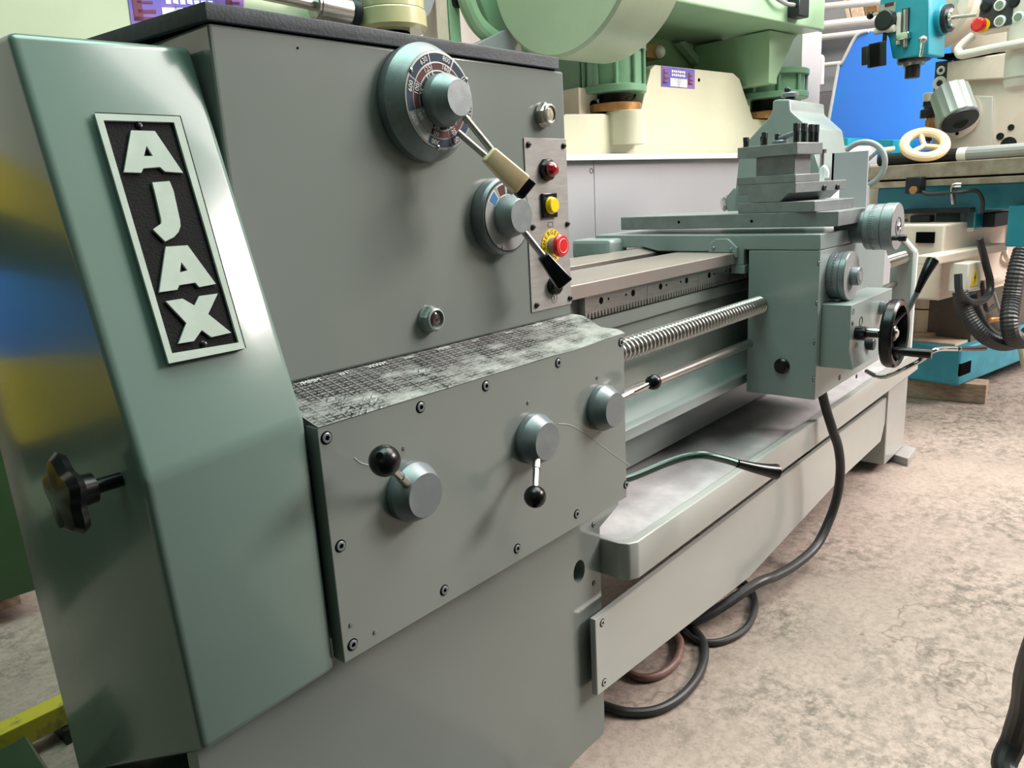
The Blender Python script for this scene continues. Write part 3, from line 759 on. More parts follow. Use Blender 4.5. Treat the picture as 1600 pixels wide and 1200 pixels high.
# lower black selector behind the grip, small symbols
p = stacked((864, 446), SY); p.y = SY
b = MB(); b.rev([(0.017, 0), (0.017, 0.010), (0.014, 0.013), (0, 0.013)], p, NEGY, M['black'], 32); tag(b.build('rotary_switch', switch), 'black rotary switch')
b = MB()
q = P(866, 466, y=SY); b.torus(q, NEGY, 0.0085, 0.0005, M['ink'], 30, 6)
b.cyl(q + Vector((0, 0, 0.0085)), q + Vector((0, 0, 0.018)), 0.0005, M['ink'], n=6)
b.cyl(q + Vector((0, 0, -0.004)), q + Vector((0, 0, 0.005)), 0.0006, M['ink'], n=6)
b.cyl(q + Vector((-0.005, 0, -0.003)), q + Vector((0.005, 0, 0.0)), 0.0006, M['ink'], n=6)
b.build('engraved_symbol', switch); b = MB()
q = P(860, 351, y=SY)
for (xa, za, xb, zb) in ((-7, -4, 7, -4), (7, -4, 7, 4), (7, 4, -7, 4), (-7, 4, -7, -4), (-10, 0, -7, 0)):
    b.cyl(q + Vector((xa, 0, za)) * 0.001, q + Vector((xb, 0, zb)) * 0.001, 0.0005, M['ink'], n=6)
b.build('engraved_symbol', switch)

# bed
BZ = 0.9515
BX0, BX1 = 1.19, 3.36
bd = MB()
bd.prism([(BX0, 0.92, 0.922), (BX0, 0.92, BZ), (BX0, 0.938, BZ + 0.001), (BX0, 1.10, BZ + 0.001), (BX0, 1.10, 0.90), (BX0, 0.956, 0.90), (BX0, 0.956, 0.922)], (BX1 - BX0, 0, 0), M['ground'], bev=0.0015, seg=1)
bd.prism([(BX0, 1.17, 0.92), (BX0, 1.17, BZ), (BX0, 1.215, BZ + 0.012), (BX0, 1.225, BZ + 0.012), (BX0, 1.23, BZ), (BX0, 1.33, BZ), (BX0, 1.33, 0.90)], (BX1 - BX0, 0, 0), M['ground'], bev=0.001, seg=1)
ways = bd.build('bed_ways', lathe)
bd = MB()
bd.box((BX0, 0.955, 0.58), (BX1, 1.10, 0.915), M['paint'])
bd.box((BX0, 1.19, 0.58), (BX1, 1.31, 0.92), M['paint'])
bd.box((BX0, 0.945, 0.835), (BX1, 0.956, 0.866), M['paint'], bev=0.003)
bd.prism([(BX0, 0.956, 0.66), (BX0, 0.92, 0.615), (BX0, 0.90, 0.610), (BX0, 0.90, 0.584), (BX0, 0.956, 0.584)], (BX1 - BX0, 0, 0), M['saddle_paint'], bev=0.002)
bd.box((BX0, 0.99, 0.46), (BX1, 1.30, 0.583), M['paint'])
for kx in (1.25, 1.75, 2.25, 2.8, 3.2): bd.box((kx, 1.10, 0.6), (kx + 0.05, 1.19, 0.90), M['paint'])
bed = bd.build('bed', lathe)
# rack: two lengths of toothed bar
def rack_bar(x0, x1):
    pitch = 0.01245; pts = [(x0, 0.935, 0.905), (x1, 0.935, 0.905)]
    n = int((x1 - x0) / pitch); x = x1
    low = []
    for k in range(n):
        xa = x0 + k * pitch
        low += [(xa, 0.935, 0.884), (xa + pitch * 0.22, 0.935, 0.872), (xa + pitch * 0.52, 0.935, 0.872), (xa + pitch * 0.74, 0.935, 0.884)]
    low += [(x0 + n * pitch, 0.935, 0.884)]
    b = MB(); b.prism([(x0, 0.935, 0.922)] + low + [(x0 + n * pitch, 0.935, 0.922)], (0, 0.02, 0), M['steel'])
    for k in range(2):
        hx = x0 + (0.06 + 0.128 * k)
        b.rev([(0.0075, 0), (0.0075, 0.0005), (0, 0.0005)], (hx, 0.935, 0.905), NEGY, M['hole'], 20)
        b.rev([(0.003, 0), (0.003, 0.0005), (0, 0.0005)], (hx + (0.028 if k == 0 else -0.03), 0.935, 0.905), NEGY, M['hole'], 14)
    return b.build('toothed_rack', bed)
for k in range(7): rack_bar(1.312 + k * 0.2505, 1.312 + k * 0.2505 + 0.2495)

# lead screw: one turned thread surface
LSY, LSZ = 0.85, 0.814
def thread(x0, x1, r, d, pitch, m):
    b = bmesh.new(); n = 30; per = 10; steps = int((x1 - x0) / pitch * per); rings = []
    for i in range(steps + 1):
        x = x0 + i * pitch / per; ring = []
        for k in range(n):
            t = 2 * math.pi * k / n
            ph = ((i / per) - k / n) % 1.0
            h = min(1, max(0, (abs(ph - 0.5) * 2 - 0.36) * 4.0))
            rr = r - d * (1 - h)
            ring.append(b.verts.new((x, LSY + rr * math.cos(t), LSZ + rr * math.sin(t))))
        rings.append(ring)
    for a, c in zip(rings, rings[1:]):
        for k in range(n): b.faces.new([a[k], a[(k + 1) % n], c[(k + 1) % n], c[k]])
    b.faces.new(rings[0]); b.faces.new(rings[-1][::-1])
    o = MB(); o._merge(b, m); return o
thread(1.16, 3.40, 0.0240, 0.0058, 0.0162, M['steel']).build('lead_screw', lathe, sharp=40)
fr0 = MB(); fr0.cyl((1.15, 0.88, 0.705), (3.40, 0.88, 0.705), 0.0125, M['steel']); fr0.build('feed_rod', lathe)

# chip tray and lower panel
TY, TZ = 0.757, 0.452
TX0, TX1 = 1.193, 3.34
tray_pts = [(TX0, 0.83, 0.372), (TX0, TY + 0.03, 0.372), (TX0 + 0.008, TY + 0.010, 0.372), (TX0 + 0.028, TY, 0.372), (TX1, TY, 0.372), (TX1, 1.40, 0.372), (TX0, 1.40, 0.372)]
tr = MB()
def inset(p, d): return (p[0] + (d if p[0] < 1.5 else -d), p[1] + (d if p[1] < 1.0 else -d), p[2])
inner_ = [(TX0 + .016, 0.84, 0.372), (TX0 + .016, TY + 0.040, 0.372), (TX0 + 0.026, TY + 0.030, 0.372), (TX0 + 0.042, TY + 0.024, 0.372), (TX1 - .016, TY + 0.024, 0.372), (TX1 - .016, 1.38, 0.372), (TX0 + .016, 1.38, 0.372)]
tr.prism(tray_pts, (0, 0, TZ - 0.372), M['tray_paint'], holes=[inner_], bev=0.004, seg=2)
tray = tr.build('chip_tray', lathe)
tf = MB(); tf.hexa([(TX0 + .01, TY + 0.02, 0.376), (TX1 - .01, TY + 0.02, 0.376), (TX1 - .01, 1.385, 0.376), (TX0 + .01, 1.385, 0.376),
                    (TX0 + .01, TY + 0.02, 0.420), (TX1 - .01, TY + 0.02, 0.420), (TX1 - .01, 1.385, 0.458), (TX0 + .01, 1.385, 0.458)], M['tray_floor'])
tf.build('tray_floor', tray)
LPY = 0.802
lp = MB()
cpts = [P(*q, y=LPY) for q in ((930, 964), (938, 1084), (1170, 903), (1310, 752), (1376, 690), (1395, 640))]
ztop = P(1010, 908, y=LPY).z; cpts[0].z = ztop; cpts[-1] = Vector((3.16, LPY, ztop)); cpts.insert(1, Vector((cpts[0].x, LPY, cpts[1].z))); cpts.pop(2)
lp.prism(cpts, (0, 0.014, 0), M['tray_paint'], bev=0.002)
panel = lp.build('lower_panel', lathe)
for q in ((941, 973), (944, 1066)):
    socket_screw(P(*q, y=LPY), 0.0068, parent=panel, ring='tray_paint')
# tail pedestal
tp = MB(); tp.box((3.09, 0.795, 0.0345), (3.36, 1.30, 0.372), M['tray_paint'], bev=0.006)
tp.build('tail_pedestal', lathe)
# end plate carrying the screw, and the bracket in front of it
EPX = 3.40
e_r = P(1426, 470, x=EPX).y; e_t = P(1411, 371, x=EPX); e_c = P(1431, 394, x=EPX)
tb = MB()
tb.prism([(EPX, e_r, 0.372), (EPX, e_c.y, e_c.z), (EPX, e_t.y, e_t.z), (EPX, 1.34, e_t.z), (EPX, 1.34, 0.372)], (0.02, 0, 0), M['tray_paint'], bev=0.002)
ep = tb.build('bed_end_plate', lathe)
for (ya, za, yb2, zb2) in ((e_r, 0.372, e_r, e_c.z), (e_c.y, e_c.z, e_t.y, e_t.z)):
    b = MB(); b.cyl((EPX - .004, ya, za), (EPX - .004, yb2, zb2), 0.010, M['cabinet_lip'], n=10); b.build('plate_edge', ep)
qa, qb = P(1367, 452, y=0.74), P(1392, 412, y=0.74)
b = MB(); b.prism([(qa.x, 0.74, qa.z), (qb.x, 0.74, qa.z), (qb.x, 0.74, qb.z), (qa.x + .1, 0.74, qb.z + .05), (qa.x, 0.74, qb.z + .05)], (0, 0.13, 0), M['cabinet'], bev=0.003)
b.build('screw_bracket', lathe)

# third-rod control lever, cranked, black grip
b = MB()
b.tube([(1.16, 0.80, 0.585), P(985, 746, y=0.775), P(1040, 724, y=0.74), P(1076, 713, y=0.71), P(1100, 711, y=0.685), P(1130, 717, y=0.66), P(1160, 726, y=0.635)], 0.0082, M['lever_dark'], n=14)
cl = b.build('control_lever', lathe)
b = MB(); b.tube([P(1152, 724, y=0.640), P(1180, 731, y=0.618), P(1200, 735, y=0.603), P(1212, 737, y=0.594)], 0.01, M['black'], n=22, rad=(0.0085, 0.0165))
tag(b.build('lever_grip', cl), 'black plastic grip')
# ---- carriage: saddle, apron, cross slide, compound, tool post (all ride on the lathe)
SX = 2.0
def PS(px, py): return P(px, py, x=SX)
sd = MB()
prof = [PS(1131, 373), PS(1281, 366), PS(1280, 391), PS(1172, 392), PS(1162, 390), PS(1162, 413), PS(1142, 413)]
yb_ = prof[0].y
zt, zb = PS(1281, 366).z, PS(1280, 391).z
prof = [(SX, 0.955, zt), (SX, 0.696, zt), (SX, 0.696, zb), (SX, 0.885, zb), (SX, 0.898, zb + .002), (SX, 0.898, 0.918), (SX, 0.936, 0.918), (SX, 0.936, 0.9535), (SX, 0.955, 0.9535)]
sd.prism(prof, (0.56, 0, 0), M['saddle_paint'], bev=0.003)
sd.prism([(SX, 0.950, 0.9545), (SX, 0.950, zt), (SX, 1.38, zt + .004), (SX, 1.38, 0.965), (SX, 1.235, 0.965), (SX, 1.215, 0.968), (SX, 1.16, 0.9545)], (0.56, 0, 0), M['saddle_paint'], bev=0.003)
sd.box((SX - 0.0, 0.895, 0.895), (SX + 0.5, 0.945, 0.9185), M['saddle_paint'], bev=0.002)
sd.box((1.93, 1.28, 0.935), (2.03, 1.42, zt - .005), M['saddle_paint'], bev=0.012)
saddle = sd.build('saddle', lathe)
wp = MB()
wz = BZ + 0.002
wp.prism([(SX - 0.012, 0.914, 0.94), (SX - 0.012, 0.914, 0.966), (SX - 0.012, 0.940, 0.990), (SX - 0.012, 0.975, 0.990), (SX - 0.012, 0.995, 0.975), (SX - 0.012, 0.995, wz)
          , (SX - 0.012, 0.925, wz), (SX - 0.012, 0.917, 0.94)], (0.014, 0, 0), M['saddle_paint'], bev=0.001, seg=1)
for y_, z_ in ((0.93, 0.962), (0.98, 0.965)):
    wp.rev([(0.005, 0), (0.005, 0.002), (0.003, 0.004), (0, 0.004)], (SX - 0.012, y_, z_), (-1, 0, 0), M['knob_paint'], 14)
wp.build('way_wiper', saddle)

AY = 0.695
ap = MB()
ap.box((SX, AY, 0.568), (2.56, 0.884, zb - 0.001), M['saddle_paint'], bev=0.0025)
apron = ap.build('apron', lathe)
b = MB(); q = PS(1222, 572)
b.rev([(0.021, 0), (0.021, 0.004), (0.017, 0.008), (0.012, 0.008), (0.011, 0.011), (0, 0.011)], q, (-1, 0, 0), M['black'], 24)
tag(b.build('oil_plug', apron), 'black round plug')
for q in ((1279, 411), (1276, 473), (1272, 535), (1271, 592)):
    c = P(*q, y=AY); socket_screw(c, 0.0062, parent=apron)
socket_screw(P(1312, 590, y=AY), 0.0065, parent=apron)

def fdial(name, c, r, y0, y1, parent, bands, m='alu', n=56):
    """graduated drum pointing to the operator"""
    b = MB(); L = y0 - y1
    b.rev([(r * .96, 0), (r, 0.002), (r, L * bands[0]), (r * .985, L * bands[0] + .001), (r * .985, L * bands[0] + .002), (r, L * bands[0] + .003),
           (r, L * bands[1]), (r * .97, L * bands[1] + .001), (r * .97, L * bands[1] + .003), (r * 1.03, L * bands[1] + .004), (r * 1.03, L - .003), (r, L)],
          (c.x, y0, c.z), NEGY, M[m], n)
    b.rev([(r * 1.0, 0), (r * .3, 0.001)], (c.x, y1, c.z), NEGY, M['dial_silver'], n)
    return b.build(name, parent)
# cross feed dial
cd = P(1403, 354, x=2.25)
b0 = MB(); b0.cyl((cd.x, 0.735, cd.z), (cd.x, cd.y + 0.06, cd.z), 0.043, M['knob_paint'], n=40, bev=0.002)
b0.build('dial_boss', apron)
cross_dial = fdial('cross_feed_dial', cd, 0.0605, cd.y + 0.075, cd.y, lathe, (0.18, 0.58))
b = MB()
for k in range(60):
    a = 2 * math.pi * k / 60; r0 = 0.0606
    L = 0.014 if k % 5 == 0 else 0.008
    yy = cd.y + 0.058
    px_, pz_ = cd.x + r0 * math.cos(a), cd.z + r0 * math.sin(a)
    b.cyl((px_, yy, pz_), (px_, yy - L, pz_), 0.00045, M['ink'], n=4)
b.build('graduations', cross_dial)
b = MB(); b.rev([(0.011, 0), (0.011, 0.004), (0.008, 0.006), (0.007, 0.003), (0, 0.003)], (cd.x, cd.y, cd.z), NEGY, M['steel'], 6)
b.torus((cd.x, cd.y - 0.001, cd.z), NEGY, 0.024, 0.0012, M['gunmetal'], 40, 6); b.build('dial_nut', cross_dial)
hq = P(1394, 372, y=cd.y); b = MB(); b.cyl(hq, hq + Vector((0, -0.020, 0)), 0.0065, M['gunmetal'], n=16); b.cyl(hq + Vector((0, -0.016, 0)), hq + Vector((0, -0.034, 0)), 0.009, M['black'], n=18, bev=0.002)
b.build('dial_handle', cross_dial)
# apron dial
ad = P(1331, 431, y=0.648)
apron_dial = fdial('apron_dial', ad, 0.062, AY, 0.648, lathe, (0.3, 0.62), 'knob_paint')
b = MB(); b.cyl((ad.x, 0.648, ad.z), (ad.x, 0.627, ad.z), 0.024, M['knob_paint'], n=36, bev=0.002)
b.rev([(0.012, 0), (0.012, 0.001), (0, 0.001)], (ad.x, 0.627, ad.z), NEGY, M['dial_silver'], 24)
b.build('dial_hub', apron_dial)
b = MB()
for k in range(40):
    a = 2 * math.pi * k / 40; r0 = 0.0622; yy = 0.682; L = 0.012 if k % 5 == 0 else 0.007
    b.cyl((ad.x + r0 * math.cos(a), yy, ad.z + r0 * math.sin(a)), (ad.x + r0 * math.cos(a), yy - L, ad.z + r0 * math.sin(a)), 0.00045, M['ink'], n=4)
b.build('graduations', apron_dial)
# feed box on the front of the apron
x0 = P(1284, 477, y=AY).x
fa = P(1330, 477, x=x0); fb = P(1325, 550, x=x0); fc = P(1341, 584, x=x0 + 0.0)
fz0, fz1 = P(1269, 579, y=AY).z, fa.z
fbx = MB()
fbx.prism([(x0, AY, fz0), (x0, AY, fz1), (x0, fa.y, fz1), (x0, fa.y, fz0 + 0.058), (x0, fa.y - 0.0, fz0 + 0.055), (x0, fa.y + 0.0, fz0 + .05), (x0, fa.y - 0.012, fz0)], (0.36, 0, 0), M['saddle_paint'], bev=0.0015, seg=1)
feed_box = fbx.build('feed_box', lathe)
BY = fa.y
for q in ((1338, 588), (1332, 505)):
    c = P(*q, y=BY); socket_screw(c, 0.005, parent=feed_box)
b = MB(); q = P(1345, 502, y=BY); b.torus(q, NEGY, 0.012, 0.0015, M['gunmetal'], 30, 6)
b.build('seal_ring', feed_box); b = MB(); q = P(1338, 540, y=BY); b.torus(q, NEGY, 0.007, 0.001, M['gunmetal'], 24, 6)
b.build('seal_ring', feed_box); b = MB(); q = P(1333, 487, y=BY); b.torus(q, NEGY, 0.007, 0.001, M['gunmetal'], 24, 6); b.build('seal_ring', feed_box)
# knobs on the feed box
q = P(1350, 521, y=BY - 0.02)
b = MB(); b.rev([(0.017, 0), (0.018, 0.003), (0.018, 0.024), (0.016, 0.027), (0.010, 0.028), (0.0085, 0.055)], (q.x, BY, q.z), NEGY, M['black'], 28, lobes=(14, 0.03))
tag(b.build('push_knob', feed_box), 'black ribbed knob')
q = P(1362, 538, y=BY - 0.015)
b = MB(); b.cyl((q.x, BY, q.z), (q.x, BY - 0.022, q.z), 0.016, M['gunmetal'], n=26, bev=0.002); b.build('shaft_collar', feed_box)
q = P(1388, 481, y=BY - 0.02)
b = MB(); b.rev([(0.020, 0), (0.020, 0.012), (0.0175, 0.013), (0.0175, 0.016), (0.020, 0.018), (0.020, 0.034), (0.017, 0.037), (0, 0.037)], (q.x, BY, q.z), NEGY, M['knob_paint'], 32)
b.build('selector_knob', feed_box)
q = P(1350, 455, y=BY + 0.02)
b = MB(); b.rev([(0.020, 0), (0.022, 0.003), (0.022, 0.02), (0.018, 0.026), (0, 0.026)], (q.x, AY, q.z), NEGY, M['knob_paint'], 30); b.build('round_boss', apron)
# black handwheel with fold-out grip
wc = P(1400, 521, y=0.53)
hw = MB()
R_ = 0.0815
hw.rev([(R_ - .008, -0.016), (R_ + .003, -0.018), (R_ + .006, -0.012), (R_ + .006, 0.006), (R_ + .001, 0.011), (R_ - .010, 0.009), (R_ - .012, -0.010), (R_ - .008, -0.016)], wc, NEGY, M['black'], 64)
b = hw
hub = wc + Vector((0, 0.018, 0))
for a in (40, 160, 280):
    d = Vector((math.cos(math.radians(a)), 0, math.sin(math.radians(a))))
    hw.tube([hub + d * 0.01, hub + d * 0.045 + Vector((0, -0.006, 0)), wc + d * (R_ - .006)], 0.009, M['black'], n=10, sub=4)
hw.cyl(hub + Vector((0, 0.015, 0)), hub + Vector((0, -0.018, 0)), 0.021, M['black'], n=30, bev=0.003)
handwheel = tag(hw.build('apron_handwheel', lathe), 'black three-spoked handwheel')
b = MB(); b.cyl((wc.x, BY, wc.z), (wc.x, hub.y, wc.z), 0.0105, M['chrome'], n=20); b.build('shaft', handwheel)
b = MB(); b.rev([(0.013, 0), (0.013, 0.002), (0.009, 0.005), (0, 0.005)], hub + Vector((0, -0.018, 0)), NEGY, M['chrome'], 24); b.build('hub_cap', handwheel)
g0 = P(1393, 548, y=0.525); g1 = P(1456, 553, y=0.435)
b = MB(); d = (g1 - g0)
b.tube([g0, g0 + d * 0.3, g0 + d * 0.75, g1], 0.011, M['black'], n=18, sub=3, rad=(0.0095, 0.0125)); tag(b.build('crank_grip', handwheel), 'black turned grip')
# joystick lever with black grip
b = MB(); b.cyl(P(1408, 505, y=0.56), P(1437, 450, y=0.52), 0.0072, M['knob_paint'], n=16)
js = b.build('feed_lever', lathe)
b = MB(); b.tube([P(1433, 457, y=0.523), P(1445, 430, y=0.510), P(1457, 407, y=0.50)], 0.01, M['black'], n=20, rad=(0.0075, 0.0165)); 
tag(b.build('lever_grip', js), 'black plastic grip')
# lower cranked lever
b = MB(); b.tube([P(1354, 580, y=BY - 0.005), P(1368, 587, y=0.58), P(1385, 588, y=0.55), P(1412, 577, y=0.50), P(1440, 562, y=0.465), P(1456, 549, y=0.44), P(1472, 545, y=0.425), P(1500, 545, y=0.40)], 0.0058, M['chrome'], n=14)
ll = b.build('half_nut_lever', lathe)
b = MB(); b.tube([P(1496, 545, y=0.403), P(1515, 545, y=0.39), P(1538, 544, y=0.37)], 0.007, M['black'], n=16, rad=(0.0055, 0.0075)); tag(b.build('lever_grip', ll), 'black plastic grip')

# cross slide
CX = 2.05
cz0, cz1 = P(1310, 354, x=CX).z, P(1310, 330, x=CX).z
cyf, cyr = P(1310, 340, x=CX).y, P(970, 355, x=CX).y
cs_ = MB(); cs_.box((CX, cyf, cz0), (CX + 0.23, cyr, cz1), M['darksteel'], bev=0.002)
b = cs_
for y_, z_ in ((1.12, cz0 + .02), (0.9, cz0 + .018)):
    cs_.rev([(0.004, 0), (0.004, 0.0006), (0, 0.0006)], (CX, y_, z_), (-1, 0, 0), M['hole'], 14)
cross = cs_.build('cross_slide', lathe)

# compound and tool post, swung a few degrees
FT = Frame((CX + 0.02, 0.90, 0), -10)
def T(px, py, x=0.0): return FT.P(px, py, x=x)
def TW(p): return FT.M @ Vector(p)
def tbox(mb, lo, hi, m, bev=0.002):
    pts = [TW(p) for p in ((lo[0], lo[1], lo[2]), (hi[0], lo[1], lo[2]), (hi[0], hi[1], lo[2]), (lo[0], hi[1], lo[2]), (lo[0], lo[1], hi[2]), (hi[0], lo[1], hi[2]), (hi[0], hi[1], hi[2]), (lo[0], hi[1], hi[2]))]
    mb.hexa(pts, m, bev=bev)
def span(pf_t, pf_b, pr): # near-top, near-bottom, far pixel on the plane x=0 -> y0,y1,z0,z1
    a, c, r_ = T(*pf_t), T(*pf_b), T(*pr)
    return a.y, r_.y, c.z, a.z
y0, y1, z0, z1 = span((1273, 314), (1273, 329), (1153, 321))
z0 = cz1
comp = MB(); tbox(comp, (0.0, y0, z0), (0.20, y1, z1), M['darksteel'])
y0b, y1b, z0b, z1b = span((1243, 285), (1243, 304), (1153, 293))
z0b = z1
comp_base = comp.build('compound_base', lathe)
comp = MB()
def dove(mb, y0, y1, z0, z1, x0, x1, m):
    h = z1 - z0
    pr = [(x0, y0 - .0, z1), (x0, y1, z1), (x0, y1, z0 + h * .45), (x0, y1 - .03, z0 + h * .45), (x0, y1 - .045, z0), (x0, y0 + .045, z0), (x0, y0 + .02, z0 + h * .45), (x0, y0, z0 + h * .45)]
    mb.prism([TW(p) for p in pr], FT.M.to_3x3() @ Vector((x1 - x0, 0, 0)), m, bev=0.0015, seg=1)
dove(comp, y0b, y1b, z0b, z1b, 0.0, 0.26, M['darksteel'])
slide = comp.build('top_slide', lathe)
for k in range(2):
    b = MB(); q = FT.M @ Vector((0.14 + 0.07 * k, y0b + 0.0, z0b + (z1b - z0b) * 0.62))
    b.rev([(0.008, 0), (0.008, 0.004), (0.006, 0.005), (0, 0.005)], q, FT.M.to_3x3() @ NEGY, M['gunmetal'], 18); b.build('gib_screw', slide)
# tool post
tp_ = MB()
y0, y1, z0, z1 = span((1243, 272), (1243, 285), (1151, 280)); z0 = z1b
tbox(tp_, (0.0, y0, z0), (0.12, y1, z1), M['darksteel'])
zlow = z1
n0, n1, zn0, zn1 = span((1235, 241), (1235, 271), (1174, 248))
t0, t1, zt0, zt1 = span((1246, 222), (1246, 241), (1152, 237))
tbox(tp_, (0.022, n0, zlow - .001), (0.10, n1, zt0 + .001), M['darksteel'])
tbox(tp_, (0.0, t0, zt0), (0.125, t1, zt1), M['darksteel'])
post = tp_.build('tool_post', lathe)
def bolt(lx, ly, h):
    b = MB(); q = TW((lx, ly, zt1)); s = 0.0062
    b.cyl(q, q + Vector((0, 0, h * 0.55)), 0.0075, M['gunmetal'], n=16)
    pts = [TW((lx + dx * s, ly + dy * s, z_)) for z_ in (zt1 + h * 0.55, zt1 + h) for dx, dy in ((-1, -1), (1, -1), (1, 1), (-1, 1))]
    b.hexa(pts, M['gunmetal'], bev=0.0012); b.build('clamp_bolt', post)
yw = t1 - t0
for lx, ly, h in ((0.014, t1 - .018, .026), (0.014, t1 - .075, .034), (0.014, t0 + .012, .048), (0.05, t0 + .012, .048), (0.085, t0 + .012, .046), (0.112, t0 + .014, .046), (0.10, t1 - .015, .030), (0.10, t1 - .06, .032)):
    bolt(lx, ly, h)
b = MB(); q = TW((0.062, (t0 + t1) / 2, zt1))
b.cyl(q, q + Vector((0, 0, 0.012)), 0.022, M['knob_paint'], n=30, bev=0.002)
b.cyl(TW((0.062, (t0 + t1) / 2, zt1 + .016)), TW((0.062, t0 + .03, zt1 + .03)), 0.007, M['knob_paint'], n=14); b.build('clamp_lever', post)
# coolant tap and sheet guard at the back of the slide
sg = MB()
ga, gb2 = P(1300, 239, x=2.75), P(1357, 239, x=2.75)
sg.box((2.75, gb2.y, 1.0), (2.76, ga.y, ga.z), M['cabinet'], bev=0.002)
sg.box((2.75, ga.y - .01, 0.97), (3.02, ga.y, ga.z), M['cabinet'], bev=0.002)
sg.box((2.55, gb2.y - 0.01, 0.975), (3.05, ga.y + 0.02, 0.99), M['cabinet'], bev=0.002)
sguard = sg.build('splash_guard', lathe)
b = MB(); a_ = P(1285, 250, x=2.45)
b.tube([P(1284, 292, x=2.45), P(1284, 268, x=2.45), P(1287, 262, x=2.45), P(1291, 268, x=2.45), P(1291, 278, x=2.45)], 0.008, M['cabinet_lip'], n=12)
b.cyl(P(1284, 264, x=2.45), P(1285, 235, x=2.45), 0.006, M['steel'], n=12)
b.cyl(P(1285, 239, x=2.45), P(1286, 233, x=2.45), 0.011, M['steel'], n=12)
b.box((2.40, P(1284, 292, x=2.45).y - .03, 1.0), (2.52, P(1284, 292, x=2.45).y + .03, P(1284, 290, x=2.45).z), M['cabinet_lip'], bev=0.003)
b.build('coolant_tap', lathe)

# tailstock
TSX = 2.80
def PT(px, py): return P(px, py, x=TSX)
ts = MB()
tprof = [PT(1145, 330), PT(1155, 238), PT(1172, 215), PT(1199, 186), PT(1206, 174), PT(1207, 157), PT(1216, 155), PT(1234, 155), PT(1235, 173), PT(1265, 200), PT(1270, 232), PT(1300, 330)]
ts.prism(tprof, (0.34, 0, 0), M['saddle_paint'], bev=0.006)
tbase = [PT(1131, 312), PT(1146, 294), PT(1300, 294), PT(1300, 345), PT(1142, 345)]
ts.prism(tbase, (0.42, 0, 0), M['saddle_paint'], bev=0.003)
tail = ts.build('tailstock', lathe)
b = MB(); q = PT(1217, 157); q = q + Vector((0.1, 0, 0))
b.cyl(q - Vector((0, 0, .02)), q + Vector((0, 0, 0.018)), 0.018, M['gunmetal'], n=24)
b.cyl(q + Vector((0, 0, 0.016)), q + Vector((0, 0, 0.032)), 0.030, M['knob_paint'], n=30, bev=0.003); b.ball(q + Vector((0, 0.01, 0.042)), 0.012, M['gunmetal'], 16); b.build('quill_clamp', tail)
q = PT(1134, 318); b = MB(); b.rev([(0.030, 0), (0.032, 0.006), (0.026, 0.010), (0.026, 0.016), (0.030, 0.020), (0.022, 0.028), (0, 0.028)], q + Vector((0.03, 0.0, 0)), Vector((-0.6, 0.75, -0.1)), M['chrome'], 30); b.build('offset_screw', tail)
cq = P(1259, 256, x=TSX); cq = Vector((TSX, PT(1225, 250).y, PT(1225, 250).z))
b = MB(); b.cyl((TSX - 0.10, cq.y, cq.z), (TSX + .02, cq.y, cq.z), 0.035, M['steel'], n=30, bev=0.003); b.cyl((TSX + 0.30, cq.y, cq.z), (3.3, cq.y, cq.z), 0.04, M['saddle_paint'], n=30); b.build('quill', tail)
tw = P(1347, 257, x=3.25)
b = MB(); b.torus(tw, (1, 0, 0), 0.083, 0.011, M['pipe_grey'], 56, 12)
for k in range(3):
    a = math.radians(20 + 120 * k); b.tube([tw + Vector((0.01, 0, 0)), tw + Vector((0, 0.08 * math.cos(a), 0.08 * math.sin(a)))], 0.007, M['pipe_grey'], n=8)
b.cyl(tw - Vector((0.02, 0, 0)), tw + Vector((0.03, 0, 0)), 0.022, M['pipe_grey'], n=24)
wh = b.build('tailstock_handwheel', tail)
b = MB(); a = math.radians(35); q = tw + Vector((0, -0.083 * math.cos(a), 0.083 * math.sin(a))); b.cyl(q, q + Vector((0.05, -0.03, 0.004)), 0.009, M['ivory'], n=16, bev=0.002); b.build('crank_knob', wh)

# cables and small floor items
b = MB()
b.tube([P(1284, 612, y=0.745), P(1291, 640, y=0.735), P(1301, 672, y=0.72), P(1310, 700, y=0.712), P(1313, 735, y=0.71), P(1308, 775, y=0.715), P(1296, 812, y=0.725), P(1276, 852, y=0.735), P(1246, 880, y=0.745), P(1212, 900, y=0.757), P(1180, 913, y=0.775), Vector((1.66, 0.86, 0.03)), Vector((1.6, 0.98, 0.02))], 0.0135, M['cable'], n=14)
tag(single(b, 'power_cable', 'thick black cable hanging from the carriage of the grey lathe to the floor', 'cable'))
def floor_cable(pts, r, m, label):
    b = MB(); b.tube([P(x, y, z=r + 0.001) for x, y in pts], r, M[m], n=12)
    return single(b, 'floor_cable', label, 'cable', group='cables under the lathe tray')
floor_cable([(1085, 930), (1135, 905), (1165, 912), (1180, 940), (1172, 972), (1150, 993), (1115, 1004), (1080, 996), (1050, 960)], 0.009, 'cable', 'dark cable loop on the floor, the farther right one under the lathe tray')
floor_cable([(1035, 950), (1085, 985), (1101, 1012), (1094, 1050), (1068, 1085), (1030, 1108), (985, 1113), (945, 1103), (905, 1085)], 0.0105, 'cable', 'thick dark cable curving over the floor beside the lathe pedestal')
floor_cable([(1040, 980), (1062, 1000), (1058, 1030), (1035, 1052), (1005, 1059), (978, 1048), (945, 1025)], 0.010, 'cable_red', 'worn brownish cable loop in the shade below the lower panel')
b = MB(); q = P(1378, 728, z=0); 
lb = [P(1376, 716, z=0), P(1418, 729, z=0), P(1430, 712, z=0)]
e1 = lb[1] - lb[0]; e2 = lb[2] - lb[1]
pts = [lb[0], lb[1], lb[1] + e2, lb[0] + e2]
b.hexa([p for p in pts] + [p + Vector((0, 0, 0.034)) for p in pts], M['concrete_block'], bev=0.003)
